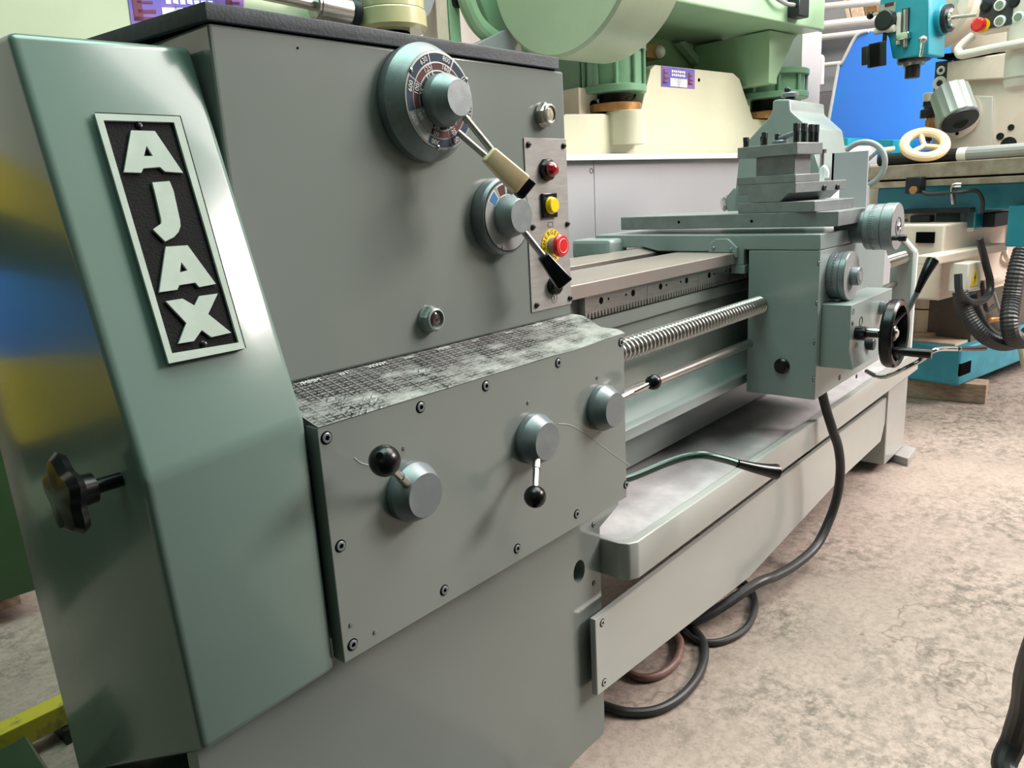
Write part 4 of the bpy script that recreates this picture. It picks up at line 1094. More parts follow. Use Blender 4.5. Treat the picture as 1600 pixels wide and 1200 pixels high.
single(b, 'levelling_block', 'flat light grey metal block under the far foot of the lathe', 'block')
b = MB(); b.tube([P(1650, 950, z=0.5), P(1622, 1010, z=0.38), P(1606, 1060, z=0.27), P(1600, 1105, z=0.17), P(1585, 1155, z=0.075), P(1574, 1210, z=0.025), Vector((1.5, 0.03, 0.025))], 0.022, M['blackmatt'], n=14)
single(b, 'rubber_hose', 'black rubber hose at the lower right corner of the view', 'hose')
# ---------------------------------------------------------------- machines behind the lathe
def sticker(parent, fr, pts, y, lines, size, pics):
    """purple contact sticker: white card with print, small maroon machine pictures"""
    q = [fr.P(*p, y=y) for p in pts]
    b = MB(); b.prism(q, (0, -0.002, 0), M['purple'])
    s_ = b.build('sticker', parent); tag(s_, 'purple contact sticker')
    u, v = q[1] - q[0], q[3] - q[0]
    def at(a, c, lift): p = q[0] + u * a + v * c; p.y = y - lift; return p
    b = MB(); b.prism([at(.26, .54, .002), at(.76, .54, .002), at(.76, .95, .002), at(.26, .95, .002)], (0, -0.001, 0), M['sticker_white'])
    card = b.build('sticker_card', s_)
    b = MB()
    for k, t in enumerate(lines):
        b.text(t, front_text_matrix(at(.51, .60 + .10 * k, .0032)), size, M['ink'], 0.0001)
    b.build('sticker_print', s_)
    for (a, c, w_, h_) in pics:
        b = MB()
        for (da, dc, ww, hh) in ((0, 0, .4, 1), (.2, .55, .8, .14), (.2, .2, .7, .1), (.0, .85, .9, .15)):
            b.prism([at(a + da * w_, c + dc * h_, .002), at(a + (da + ww) * w_, c + dc * h_, .002), at(a + (da + ww) * w_, c + (dc + hh) * h_, .002), at(a + da * w_, c + (dc + hh) * h_, .002)], (0, -0.0012, 0), M['maroon'])
        b.build('sticker_picture', s_)
    for row in (.14, .32):                                   # heading too blurred to read: pale word-shaped strokes
        b = MB()
        for k in range(7):
            a = .30 + .06 * k; b.prism([at(a, row, .002), at(a + .042, row, .002), at(a + .042, row + .12, .002), at(a, row + .12 - .03 * (k % 2), .002)], (0, -0.0006, 0), M['sticker_white'])
        b.build('sticker_heading', s_)
    return s_

FP = Frame((3.352, 1.9, 0), -7.5)
def PP(px, py, y): return FP.P(px, py, y=y)
press = thing('hydraulic_press', 'big green and cream hydraulic press brake with round drum behind the lathe', 'press', (0.0, 0.3, 0), FP)
pl_, pr_ = PP(872, 177, 0.0).x, PP(1215, 187, 0.0).x
ram = MB()
rp = [PP(872, 250, 0), PP(872, 190, 0), PP(884, 178, 0), PP(1001, 177, 0), PP(1006, 152, 0), PP(1017, 108, 0), PP(1024, 101, 0), PP(1146, 114, 0), PP(1156, 123, 0), PP(1170, 165, 0), PP(1177, 186, 0), PP(1222, 187, 0), PP(1222, 250, 0)]
ram.prism(rp, (0, 0.11, 0), M['cream'], bev=0.006)
ramo = ram.build('ram_plate', press)
sticker(ramo, FP, [(1033, 103), (1085, 109), (1085, 139), (1033, 135)], 0.0, ['Av. S 8534 Cal', 'Telefono', 'www', '@'], 0.011, [(.04, .15, .16, .7), (.80, .2, .14, .6)])
b = MB(); q = PP(1092, 125, 0); b.rev([(0.008, 0), (0.008, 0.002), (0, 0.002)], q, NEGY, M['hole'], 16); b.build('bolt_hole', ramo)
def press_cylinder(cx, top, bot, halfw, y, collar):
    r = (PP(cx + halfw, bot, y) - PP(cx - halfw, bot, y)).length / 2
    c = PP(cx, bot, y); zt = PP(cx, top, y).z
    b = MB(); b.cyl((c.x, c.y, c.z + .02), (c.x, c.y, zt), r * .88, M['green_mid'], n=36)
    for z_ in (c.z, zt - .03): b.cyl((c.x, c.y, z_), (c.x, c.y, z_ + .03), r, M['green_mid'], n=36, bev=0.003)
    cylo = b.build('press_cylinder', press)
    for k in range(10):
        a = 2 * math.pi * (k + .3) / 10
        b = MB(); p = Vector((c.x + r * .93 * math.cos(a), c.y + r * .93 * math.sin(a), c.z + .01)); b.cyl(p, (p.x, p.y, zt), 0.009, M['green_mid'], n=8); b.build('tie_rod', cylo)
    zc = PP(cx, collar, y).z
    b = MB(); b.cyl((c.x, c.y, zc - .03), (c.x, c.y, c.z + .01), r * .42, M['gunmetal'], n=24)
    for k in range(9): b.torus((c.x, c.y, zc + .012 + k * .009), (0, 0, 1), r * .42, .003, M['gunmetal'], 24, 6)
    b.build('threaded_rod', cylo)
    b = MB(); b.cyl((c.x, c.y, zc - .035), (c.x, c.y, zc), r * .84, M['copper'], n=36, bev=0.003); b.build('bronze_collar', cylo)
    return c, r, zc
c1, r1, zc1 = press_cylinder(958, 72, 148, 34, 0.05, 164)
press_cylinder(1199, 114, 158, 32, 0.05, 177)
b = MB(); zb_ = PP(966, 226, -.04).z
b.prism([(c1.x - .085, 0.02, zb_), (c1.x - .085, -.02, zb_)] + [(c1.x + .075 * math.sin(t), -.03 - .075 * math.cos(t), zb_) for t in [math.radians(-80 + 16 * k) for k in range(11)]] + [(c1.x + .085, -.02, zb_), (c1.x + .085, .02, zb_)], (0, 0, zc1 - .035 - zb_), M['cream'], bev=0.003)
b.build('rod_boss', ramo)
# frame, beam, drum
b = MB()
fx0, fx1 = PP(850, 100, .4).x, PP(1262, 100, .4).x
b.box((fx0, 0.36, 0.0), (fx1, 0.5, 2.9), M['green'], bev=0.005)
b.box((fx0 - .05, -0.02 + .15, 0.0), (fx0 + .06, 0.5, 2.9), M['green_mid'], bev=0.005)
press_frame = b.build('press_frame', press)
b = MB()
bx0, bx1 = PP(985, 5, -.25).x, PP(1288, 48, -.25).x
bz = PP(1288, 48, -.25).z
b.prism([(bx0, -0.25, bz), (bx0, -0.25, 2.8), (bx0, 0.37, 2.8), (bx0, 0.37, bz + .02)], (bx1 - bx0, 0, 0), M['green'], bev=0.008)
b.prism([(bx1 - .30, -0.12, bz), (bx1 - .02, -0.12, bz + .0), (bx1 - .06, -.12, bz - .02), (bx1 - .22, -.12, bz - .22), (bx1 - .22, -.12, 1.62), (bx1 - .30, -.12, 1.62)], (0, 0.45, 0), M['green'], bev=0.004)
b.build('top_beam', press)
b = MB(); q0 = PP(1240, 12, -.255)
b.box((q0.x - .05, -.31, q0.z - .05), (q0.x + .05, -.25, q0.z + .05), M['gunmetal'], bev=0.006)
b.tube([q0 + Vector((-.05, -.03, 0)), q0 + Vector((-.14, -.03, 0)), q0 + Vector((-.24, -.02, .04)), q0 + Vector((-.36, -.02, .18))], 0.010, M['pipe_grey'], n=8)
b.build('limit_switch', press)
xd = PP(875, 89, -.12).x
pA, pB, pC = [FP.P(*q, x=xd) for q in ((800, 60), (872, 90), (968, 0))]
def circ3(a, b_, c):
    ax, ay, bx, by, cx, cy = a.y, a.z, b_.y, b_.z, c.y, c.z
    d = 2 * (ax * (by - cy) + bx * (cy - ay) + cx * (ay - by))
    ux = ((ax**2 + ay**2) * (by - cy) + (bx**2 + by**2) * (cy - ay) + (cx**2 + cy**2) * (ay - by)) / d
    uy = ((ax**2 + ay**2) * (cx - bx) + (bx**2 + by**2) * (ax - cx) + (cx**2 + cy**2) * (bx - ax)) / d
    return ux, uy, math.hypot(ax - ux, ay - uy)
dy, dz, dr = circ3(pA, pB, pC)
b = MB(); b.rev([(dr - .012, 0), (dr, 0.012), (dr, 0.30), (dr - .01, 0.31)], (xd, dy, dz), (1, 0, 0), M['pale_green'], 96); b.build('drum_cover', press)
b = MB()
b.prism([PP(1062, 66, .3), PP(1070, 64, .3), PP(1102, 98, .3), PP(1094, 104, .3)], (0, .04, 0), M['green'])
b.prism([PP(1075, 70, .34), PP(1140, 78, .34), PP(1138, 104, .34), PP(1105, 106, .34)], (0, .03, 0), M['pale_green'])
b.build('linkage_arm', press)
b = MB(); q = PP(1020, 80, .2); b.box((q.x - .05, .2, q.z - .03), (q.x + .08, .3, q.z + .03), M['copper']); b.ball((q.x + .05, .2, q.z), 0.03, M['bright_white'], 16); b.build('oil_bulb', press)
b = MB(); q = PP(997, 35, .0)
b.box((q.x - .03, -.02, q.z - .04), (q.x + .03, .03, q.z + .05), M['mill_cream'], bev=0.004)
b.tube([q, PP(997, 75, 0), PP(990, 110, 0), PP(992, 150, 0), PP(980, 162, -.02)], 0.006, M['gunmetal'], n=8); b.build('limit_switch', press)
b = MB(); q = PP(914, 165, .1); b.box((q.x - .06, .08, q.z - .06), (q.x + .06, .2, q.z + .07), M['mill_cream'], bev=0.004); b.cyl((q.x + .03, .08, q.z), (q.x + .03, .07, q.z), .02, M['hole'], n=16); b.build('gauge_block', press)
b = MB()
sx0, sx1 = PP(1253, 100, .05).x, PP(1283, 100, .05).x
b.box((sx0, .05, PP(1268, 175, .05).z), (sx1, .40, PP(1283, 50, .05).z), M['cabinet'], bev=0.004); b.build('side_sheet', press)

# light grey cabinet in front of the press
CY = -0.2
cab = thing('cabinet', 'long light grey sheet metal cabinet with white top lip behind the bed', 'cabinet', ((PP(1000, 243, CY).x), 0.0, 0), FP)
cxl, cxr = PP(690, 243, CY).x, PP(1262, 243, CY).x
cz = PP(1000, 250, CY).z
b = MB(); b.box((cxl, CY, 0.0), (PP(929, 300, CY).x - .0015, -0.06, cz), M['cabinet'], bev=0.002); b.box((PP(929, 300, CY).x + .0015, CY, 0.0), (cxr, -0.06, cz), M['cabinet'], bev=0.002)
b.box((cxl + .02, CY + .003, 0.0), (cxr - .02, -.07, cz - .01), M['gunmetal'])
b.build('cabinet_body', cab)
b = MB(); b.box((cxl, CY - .03, cz), (cxr, -0.04, PP(1000, 241, CY).z), M['cabinet_lip'], bev=0.002); b.build('top_lip', cab)
b = MB(); q = PP(924, 267, CY); b.torus(q, NEGY, 0.009, 0.0015, M['gunmetal'], 20, 6); b.build('lock', cab)

# cream press at the left
cpress = thing('hydraulic_press', 'cream press with purple sticker and shiny cylinder, upper left behind the headstock', 'press', (-2.2, 0.3, 0), FP)
b = MB()
b.prism([PP(-160, 260, 0.0), PP(-160, -60, 0.0), PP(470, -60, 0.0), PP(484, 4, 0.0), PP(492, 20, 0.0), PP(506, 42, 0.0), PP(506, 260, 0.0)], (0, 0.12, 0), M['pale_green'], bev=0.006)
cplate = b.build('ram_plate', cpress)
tag(cplate, 'pale cream green ram plate')
sticker(cplate, FP, [(197, -22), (381, -14), (379, 62), (205, 38)], 0.0, ['Av. S 8534 Col', 'Telefono', 'www.maq', '@ 50'], 0.016, [(.03, .25, .18, .65), (.82, .2, .14, .6)])
q = PP(612, 47, -.06); rr = (PP(659, 40, -.06) - PP(565, 40, -.06)).length / 2
b = MB(); b.cyl((q.x, q.y, q.z - .01), (q.x, q.y, q.z + .06), rr * .98, M['olive'], n=48, bev=.012); b.cyl((q.x, q.y, q.z + .055), (q.x, q.y, q.z + 1.0), rr * .94, M['olive'], n=48); b.cyl((q.x, q.y, q.z - .05), (q.x, q.y, q.z), rr * .5, M['hole'], n=30)
b.build('press_cylinder', cpress)
b = MB(); a0, a1 = PP(430, -6, -.06), PP(556, 21, -.06); d = a1 - a0
b.cyl(a0 - d * .4, a0 + d * .5, .018, M['steel'], n=20); b.cyl(a0 + d * .45, a0 + d * .92, .040, M['steel'], n=28, bev=.004); b.cyl(a0 + d * .5, a0 + d * .55, .043, M['steel'], n=28)
for k in range(4): b.torus(a0 + d * (.92 + .025 * k), d, .040, .005, M['gunmetal'], 28, 6)
b.build('coupling_shaft', cpress)
b = MB(); b.prism([PP(506, 8, .1), PP(575, 8, .1), PP(575, 80, .1), PP(506, 80, .1)], (0, .1, 0), M['mill_cream']); b.build('cylinder_bracket', cpress)
b = MB()
g = P(50, 922, z=0.09); gl = FP.Mi @ g
b.box((gl.x - .42, gl.y, 0.085), (gl.x + .02, gl.y + .35, 1.2), M['green_dark'], bev=.006); b.build('press_base', cpress)
b = MB(); q = FP.Mi @ P(2, 950, z=0.0); b.box((q.x - .30, q.y - .02, 0), (q.x + .05, q.y + .5, 0.085), M['wood']); b.build('foot_block', cpress)
# posts and brackets between the two presses
b = MB()
for (x0, x1, m) in ((703, 720, 'green'), (683, 701, 'mill_cream')):
    p0, p1 = PP(x0, 40, .3), PP(x1, 40, .3); b.box((p0.x, .3, 0.0), (p1.x, .4, 2.9), M[m], bev=.003)
q = PP(712, 4, .3); b.cyl((q.x, .3, q.z), (q.x, .28, q.z), .022, M['gunmetal'], n=6)
b.tube([PP(722, -30, .25), PP(732, 10, .25), PP(748, 40, .25), PP(775, 62, .25), PP(800, 70, .25)], .035, M['green'], n=12)
b.prism([PP(735, -40, .32), PP(800, -40, .32), PP(800, 60, .32), PP(770, 52, .32)], (0, .06, 0), M['green'], bev=.003)
b.prism([PP(742, 70, .2), PP(790, 46, .2), PP(805, 46, .2), PP(805, 110, .2), PP(742, 110, .2)], (0, .06, 0), M['cabinet'], bev=.003)
b.build('left_upright', press)
b = MB(); b.prism([PP(648, -30, .25), PP(690, -30, .25), PP(672, 20, .25), PP(648, 45, .25)], (0, .05, 0), M['cabinet']); b.build('guard_wing', cpress)

# things on the floor at the lower left
b = MB(); u = (P(102, 1080, z=.09) - P(0, 1128, z=.09)); p0 = P(0, 1128, z=.09) - u * .8; p1 = P(0, 1128, z=.09) + u * 1.5
w = Vector((-u.y, u.x, 0)).normalized() * -0.05
lo = [p0, p1, p1 + w, p0 + w]
b.hexa([Vector((p.x, p.y, .037)) for p in lo] + [Vector((p.x, p.y, .09)) for p in lo], M['yellow_paint'], bev=.003)
single(b, 'yellow_bar', 'chipped yellow square steel bar lying on the floor at lower left', 'bar')
b = MB(); q = P(12, 1170, z=.037)
for off in (p0 + u * .55, p0 + u * 1.9):
    c = Vector((off.x, off.y, 0)) + w * .5; b.box((c.x - .05, c.y - .04, 0), (c.x + .05, c.y + .04, .0365), M['gunmetal'], bev=.002)
single(b, 'steel_packer', 'dark steel packers under the yellow bar at lower left', 'packer')
b = MB(); c = P(5, 1190, z=.1)
b.hexa([(c.x - .25, c.y - .12, 0), (c.x + .045, c.y - .16, 0), (c.x + .06, c.y + .055, 0), (c.x - .25, c.y + .03, 0), (c.x - .25, c.y - .12, .1), (c.x + .045, c.y - .16, .1), (c.x + .06, c.y + .055, .1), (c.x - .25, c.y + .03, .1)], M['green_dark'], bev=.006)
single(b, 'green_casting', 'small green painted metal casting on the floor in the lower left corner', 'casting')

# yellow and blue machine beside the presses, seen mirrored in the lathe's glossy end guard
yb = thing('machine', 'yellow and blue striped machine left of the lathe, seen only mirrored in its end guard', 'machine', (-0.55, 2.6, 0))
for nm, z0_, z1_, m in (('base_casting', 0, .30, 'green_dark'), ('bottom_rail', .30, .42, 'pale_green'), ('lower_panel', .42, .54, 'gunmetal'), ('yellow_drawer', .54, .80, 'yellow'), ('blue_door', .80, 1.06, 'blue'), ('dark_panel', 1.06, 1.24, 'gunmetal'), ('yellow_header', 1.24, 1.42, 'yellow'), ('cream_cowl', 1.42, 2.4, 'cream_white')):
    b = MB(); b.box((-1.6, 2.35, z0_), (0.02, 3.1, z1_), M[m], bev=.004); b.build(nm, yb)

# ---------------------------------------------------------------- turquoise milling machine at the right
FM = Frame((4.23, 0.773, 0), -12)
mill = thing('milling_machine', 'turquoise and cream milling machine with long oily table, right of the lathe', 'milling machine', (0.8, 0.4, 0), FM)
def PX(px, py, x): return FM.P(px, py, x=x)
def PYm(px, py, y): return FM.P(px, py, y=y)
zb1 = PX(1497, 545, 0).z
b = MB(); b.box((0, 0, 0.10), (1.45, 0.62, zb1), M['teal_dark'], bev=.02, seg=3)
q = PYm(1508, 576, 0)
base = b.build('mill_base', mill)
b = MB(); h0, h1 = PYm(1499, 588, 0), PYm(1517, 563, 0); b.box((h0.x, -.003, h0.z), (h1.x, .02, h1.z), M['hole']); b.build('foot_pocket', base)  # pocket is a black box, its shade painted on the face
b = MB(); b.box((0.05, 0.05, zb1 - .01), (1.42, .58, zb1 + .012), M['oilpan'], bev=.005); b.build('oil_pan', mill)
q = PX(1440, 517, .22); zk = PX(1440, 455, .22).z
b = MB(); b.cyl((.22, q.y, zb1), (.22, q.y, zk + .1), .048, M['oilpan'], n=30); b.cyl((.22, q.y, zb1), (.22, q.y, zb1 + .03), .09, M['oilpan'], n=30, bev=.004); b.torus((.22, q.y, zb1 + .15), (0, 0, 1), .049, .003, M['hole'], 30, 6)
b.build('knee_screw', mill)
# knee: box with its near corner at pixel 1468
kc = PYm(1468, 470, .02); kx, ky = kc.x, .02
zk0, zk1 = kc.z, PYm(1468, 352, .02).z
b = MB(); b.box((kx, ky, zk0), (kx + .9, ky + .55, zk1), M['mill_cream'], bev=.01)
knee = b.build('knee', mill)
b = MB(); b.box((kx + .42, ky + .02, zb1), (kx + 1.1, ky + .5, zk0 + .05), M['brown_dark']); b.build('recess_shade_box', mill)  # dark box put where the recess lies in shade
a0, a1 = PYm(1464, 400, -.06), PYm(1548, 380, -.06); z0_ = PYm(1464, 414, -.06).z
b = MB(); b.box((a0.x, -.06, z0_), (a1.x + .2, .03, a0.z), M['mill_cream'], bev=.006); b.build('feed_arm', knee)
q = PYm(1447, 371, .03); b = MB(); q = PX(1447, 371, kx); b.box((kx - .015, q.y - .04, q.z - .025), (kx, q.y + .04, q.z + .025), M['hole']); b.build('stop_block', knee)
# electrical box with warning triangle
e0 = PYm(1514, 412, -.12); ez = PYm(1514, 456, -.12).z; e1 = PYm(1535, 412, -.12)
ey = PX(1495, 415, e0.x).y
b = MB(); b.box((e0.x, -.12, ez), (e1.x, max(ey, -.04), e0.z), M['cream_white'], bev=.005); ebox = tag(b.build('electrical_box', mill), 'cream box with yellow warning triangle')
c = PYm(1523, 434, -.121); s_ = .045
b = MB(); b.prism([c + Vector((-s_ * .9, 0, -s_ * .8)), c + Vector((s_ * .9, 0, -s_ * .8)), c + Vector((0, 0, s_ * 1.2))], (0, -.001, 0), M['yellow'])
b.build('warning_triangle', ebox)
b = MB(); k = s_ * .5; b.prism([c + Vector(v) for v in ((k * .2, -.0012, k * 1.2), (-k * .5, -.0012, -k * .1), (-k * .02, -.0012, -k * .1), (-k * .3, -.0012, -k * 1.2), (k * .5, -.0012, k * .2), (k * .05, -.0012, k * .2))], (0, -.0008, 0), M['ink']); b.build('lightning_mark', ebox)
# column and panels at the right
q0, q1 = PYm(1547, 400, .06), PYm(1640, 400, .06)
b = MB(); b.box((q0.x, .06, zb1), (q1.x + .4, .8, 1.2), M['mill_cream'], bev=.01)
b.box((q0.x, .04, PYm(1560, 402, .04).z), (q0.x + .14, .07, PYm(1560, 330, .04).z), M['darksteel'], bev=.004)
b.build('mill_column', mill)
b = MB(); q0 = PYm(1548, 452, -.03); q1 = PYm(1575, 432, -.03); b.box((q0.x, -.03, q0.z), (q1.x, .06, q1.z), M['mill_cream'], bev=.004); b.box((q0.x + .02, -.034, q0.z + .02), (q0.x + .14, -.029, q1.z - .01), M['oilpan']); b.build('side_bracket', mill)
# saddle, table
TXp = -0.12
def TB(px, py): return PX(px, py, TXp)
yl, yr = TB(1296, 270).y, TB(1720, 250).y
zt_, zm_, zm2_, zb_ = TB(1450, 255).z, TB(1450, 278).z, TB(1450, 281).z, TB(1450, 291).z
b = MB(); b.box((TXp, yr, zm_), (TXp + .42, yl, zt_), M['table'], bev=.004); b.box((TXp + .015, yr, zm2_ - .001), (TXp + .40, yl, zm_ + .001), M['hole']); b.box((TXp, yr, zb_), (TXp + .42, yl, zm2_), M['table'], bev=.003)
table = b.build('mill_table', mill)
b = MB(); s0, s1 = TB(1352, 300), TB(1750, 300); zs = PX(1450, 330, 0.0).z
b.box((0.0, s1.y, zs), (.5, s0.y, zb_), M['teal'], bev=.008)
q0, q1 = PX(1505, 325, .0), PX(1523, 358, .0); b.box((0.0, q1.y, q1.z), (.12, q0.y, zs + .01), M['teal'], bev=.006)
saddle_m = b.build('mill_saddle', mill)
q0, q1 = PX(1575, 332, -.06), PX(1720, 388, -.06); b = MB(); b.box((-.06, q1.y, q1.z), (.2, q0.y, q0.z + .03), M['teal'], bev=.006); b.build('gear_cover', mill)
q0, q1 = PX(1524, 333, .08), PX(1553, 355, .08); b = MB(); b.box((.08, q1.y, q1.z), (.3, q0.y, q0.z), M['gunmetal'], bev=.004); b.build('way_wiper', mill)
# bellows and dark slide under the saddle
q0, q1 = PX(1412, 331, -.05), PX(1514, 356, -.05)
b = MB(); b.box((-.05, q1.y, q0.z - .01), (.4, q0.y, q0.z + .012), M['gunmetal'], bev=.002); b.box((.0, q1.y, q1.z - .02), (.4, q0.y, q0.z - .01), M['mill_cream']); b.build('slide_plate', mill)
ba, bb_ = PX(1462, 340, -.03), PX(1505, 340, -.03)
b = MB(); n_ = 9; prof_ = []
zt2, zb2 = PX(1480, 328, -.03).z, PX(1480, 352, -.03).z
pts = []
for k in range(n_ * 2 + 1): pts.append((-.045 if k % 2 else .0, ba.y + (bb_.y - ba.y) * k / (2 * n_), zb2))
pts += [(.15, bb_.y, zb2), (.15, ba.y, zb2)]
b.prism(pts, (0, 0, zt2 - zb2), M['darksteel']); b.build('bellows', mill)
q0, q1 = PX(1422, 337, -.05), PX(1452, 351, -.05); b = MB(); b.box((-.05, q1.y, q1.z), (.05, q0.y, q0.z), M['gunmetal'], bev=.004); b.build('limit_switch', mill)
q0, q1 = PX(1418, 277, -.16), PX(1440, 302, -.16); b = MB(); b.box((-.18, q1.y, q1.z), (-.12, q0.y, q0.z), M['gunmetal'], bev=.006); c = PX(1428, 297, -.18); b.rev([(.018, 0), (.018, .01), (0, .012)], c, (-1, 0, 0), M['copper'], 16); b.build('table_switch', mill)
b = MB(); b.tube([PX(1430, 296, -.15), PX(1450, 303, -.15), PX(1475, 302, -.15), PX(1500, 300, -.15), PX(1525, 298, -.1), PX(1535, 312, -.08), PX(1535, 332, -.05)], .009, M['cable'], n=8); b.build('switch_cable', mill)
b = MB(); q = PX(1490, 290, -.13); b.tube([PX(1502, 289, -.14), PX(1489, 291, -.15), PX(1488, 303, -.15), PX(1491, 319, -.15)], .011, M['chrome'], n=10); b.build('clamp_handle', mill)
# hoses
def mill_hose(pts, r, m, ribs=None, nm='conduit'):
    b = MB(); b.tube([PYm(x, y, yy) for x, y, yy in pts], r, M[m], n=12, sub=14 if ribs else 8, ribs=ribs); return b.build(nm, mill)
mill_hose([(1500, 455, -.14), (1506, 480, -.16), (1520, 505, -.2), (1540, 527, -.24), (1565, 537, -.27), (1590, 533, -.28), (1615, 520, -.28)], .030, 'cable', 1.10)
mill_hose([(1518, 458, -.13), (1524, 482, -.14), (1538, 508, -.17), (1556, 525, -.20), (1575, 530, -.2)], .020, 'cable', None)
mill_hose([(1598, 390, -.30), (1588, 425, -.30), (1581, 465, -.30), (1577, 500, -.32), (1582, 525, -.33), (1596, 532, -.33), (1610, 520, -.33)], .034, 'cable', 1.10)
mill_hose([(1497, 428, -.16), (1499, 455, -.17), (1512, 470, -.18), (1530, 472, -.18), (1545, 460, -.17), (1547, 440, -.16), (1541, 415, -.15), (1530, 372, -.14)], .016, 'cable')
mill_hose([(1534, 440, -.1), (1538, 470, -.1), (1543, 485, -.1), (1553, 478, -.08)], .010, 'cable', None)
mill_hose([(1552, 455, .0), (1560, 480, .0), (1568, 492, .0), (1577, 497, .0)], .007, 'pipe_grey', None)
mill_hose([(1573, 340, .02), (1571, 380, .02), (1572, 400, .0), (1580, 409, .0), (1592, 407, 0)], .012, 'mill_cream', None)
mill_hose([(1540, 505, .04), (1548, 500, .02), (1565, 500, .0), (1580, 506, .0)], .014, 'copper', None)
mill_hose([(1594, 533, -.2), (1598, 550, -.22), (1603, 575, -.25)], .018, 'oilpan', None)
# head
HXp = -0.06
def H(px, py, x=HXp): return PX(px, py, x)
b = MB(); b.prism([H(1376, -60), H(1374, 20), H(1377, 48), H(1388, 58), H(1394, 92), H(1450, 86), H(1452, -60)], (.17, 0, 0), M['teal'], bev=.008)
head = b.build('mill_head', mill)
def hplate(pts, m, nm, t=.006, x=HXp, label=None):
    b = MB(); b.prism([H(*p, x) for p in pts], (-t, 0, 0), M[m]); o = b.build(nm, head); return tag(o, label) if label else o
hplate([(1402, 20), (1409, 19), (1407, 69), (1401, 70)], 'cream_white', 'depth_scale')
hplate([(1410, 14), (1422, 12), (1420, 58), (1409, 60)], 'gunmetal', 'quill_slot', .003)
hplate([(1376, 8), (1400, 3), (1399, 18), (1376, 23)], 'panel_alu', 'rating_plate', .002)
hplate([(1383, 6), (1397, 3), (1397, 8), (1383, 11)], 'red_ring', 'red_strip', .004)
q0 = H(1415, 57); b = MB(); b.box((HXp - .035, q0.y - .03, q0.z - .016), (HXp, q0.y + .03, q0.z + .016), M['chrome'], bev=.004); b.build('depth_stop', head)
b = MB(); b.cyl(H(1415, 15, HXp - .012), H(1414, 74, HXp - .012), .012, M['steel'], n=14); b.build('stop_rod', head)
b = MB(); b.cyl(H(1442, 62, -.1), H(1438, 88, -.12), .008, M['chrome'], n=12); b.ball(H(1442, 62, -.1), .018, M['steel'], 14); b.build('quill_lever', head)
c = H(1388, 33); b = MB(); b.cyl(c, c + Vector((-.05, 0, 0)), .045, M['gunmetal'], n=28, bev=.004); b.build('speed_knob', head)
c = H(1360, 24); b = MB(); b.cyl(c, H(1374, 20), .008, M['steel'], n=10); b.ball(c, .018, M['black'], 14); b.build('ball_lever', head)
b = MB(); b.cyl(H(1428, 84, .05), H(1428, 97, .05), .075, M['gunmetal'], n=32, bev=.004); b.cyl(H(1427, 97, .05), H(1427, 103, .05), .05, M['steel'], n=28); b.cyl(H(1426, 103, .05), H(1425, 122, .05), .034, M['gunmetal'], n=26, bev=.003); b.build('spindle', head)
a0 = H(1367, 49, -.08); a1 = H(1398, 44, -.08); b = MB(); b.cyl(a0, a1, .016, M['cream_white'], n=14); b.cyl(H(1383, 50, -.08), H(1381, 75, -.08), .010, M['gunmetal'], n=10); b.build('light_arm', head)
b = MB(); b.hexa([H(1346, 103, -.12), H(1357, 101, -.12), H(1357, 101, .0), H(1346, 103, .0), H(1346, 74, -.12), H(1357, 71, -.12), H(1357, 71, 0), H(1346, 74, 0)], M['gunmetal'], bev=.004)
b.hexa([H(1355, 107, -.13), H(1385, 102, -.13), H(1385, 102, .01), H(1357, 106, .01), H(1357, 69, -.13), H(1385, 63, -.13), H(1385, 63, .01), H(1357, 69, .01)], M['gunmetal'], bev=.004)
for k in range(6): b.hexa([H(1359 + k * 2.6, 106 - k * .7, -.136), H(1360.4 + k * 2.6, 106 - k * .7, -.136), H(1360.4 + k * 2.6, 106 - k * .7, -.128), H(1359 + k * 2.6, 106 - k * .7, -.128), H(1359 + k * 2.6, 69 - k * .6, -.136), H(1360.4 + k * 2.6, 69 - k * .6, -.136), H(1360.4 + k * 2.6, 69 - k * .6, -.128), H(1359 + k * 2.6, 69 - k * .6, -.128)], M['black'])
tag(b.build('work_lamp', head), 'black finned lamp block')
b = MB(); c0, c1_ = H(1466, 32, .06), H(1490, 27, .06); d = c1_ - c0; b.cyl(c0, c0 + d * .5, .07, M['teal'], n=30, bev=.004); b.cyl(c0 + d * .45, c0 + d * .8, .062, M['gunmetal'], n=30); b.cyl(c0 + d * .75, c1_ + d * .1, .045, M['chrome'], n=28, bev=.004); b.cyl(c1_, H(1526, 23, .06), .008, M['steel'], n=10); b.build('feed_hub', head)
# swivel flange and ram behind the head
c = PX(1447, 2, .24); b = MB(); b.rev([(.20, 0), (.225, -.0), (.225, .10), (.205, .12), (.16, .12), (.16, .09), (0, .09)], c + Vector((.12, 0, 0)), (-1, 0, 0), M['mill_cream'], 64); b.build('swivel_flange', mill)
def mslab(pts, x, t, m, nm, parent=mill, bev=.006):
    b = MB(); b.prism([PX(*p, x) for p in pts], (t, 0, 0), M[m], bev=bev); return b.build(nm, parent)
ycol = 0
mslab([(1455, 252), (1458, 162), (1475, 148), (1552, 150), (1551, 252)], .45, .35, 'cream_white', 'column_plate')
mslab([(1480, 150), (1486, 128), (1720, 100), (1720, 260), (1551, 252), (1551, 160)], .46, .5, 'mill_cream', 'column_body')
mslab([(1478, 128), (1480, 97), (1575, 82), (1720, 60), (1720, 105), (1575, 122)], .42, .5, 'mill_cream', 'ram_slide')
mslab([(1462, 92), (1540, 82), (1540, 79), (1470, 84)], .40, .4, 'hole', 'ram_gap')  # black slab painted as the shade of the gap
mslab([(1485, 84), (1490, -40), (1560, -40), (1720, -40), (1720, 56), (1575, 80)], .44, .5, 'mill_cream', 'ram_body')
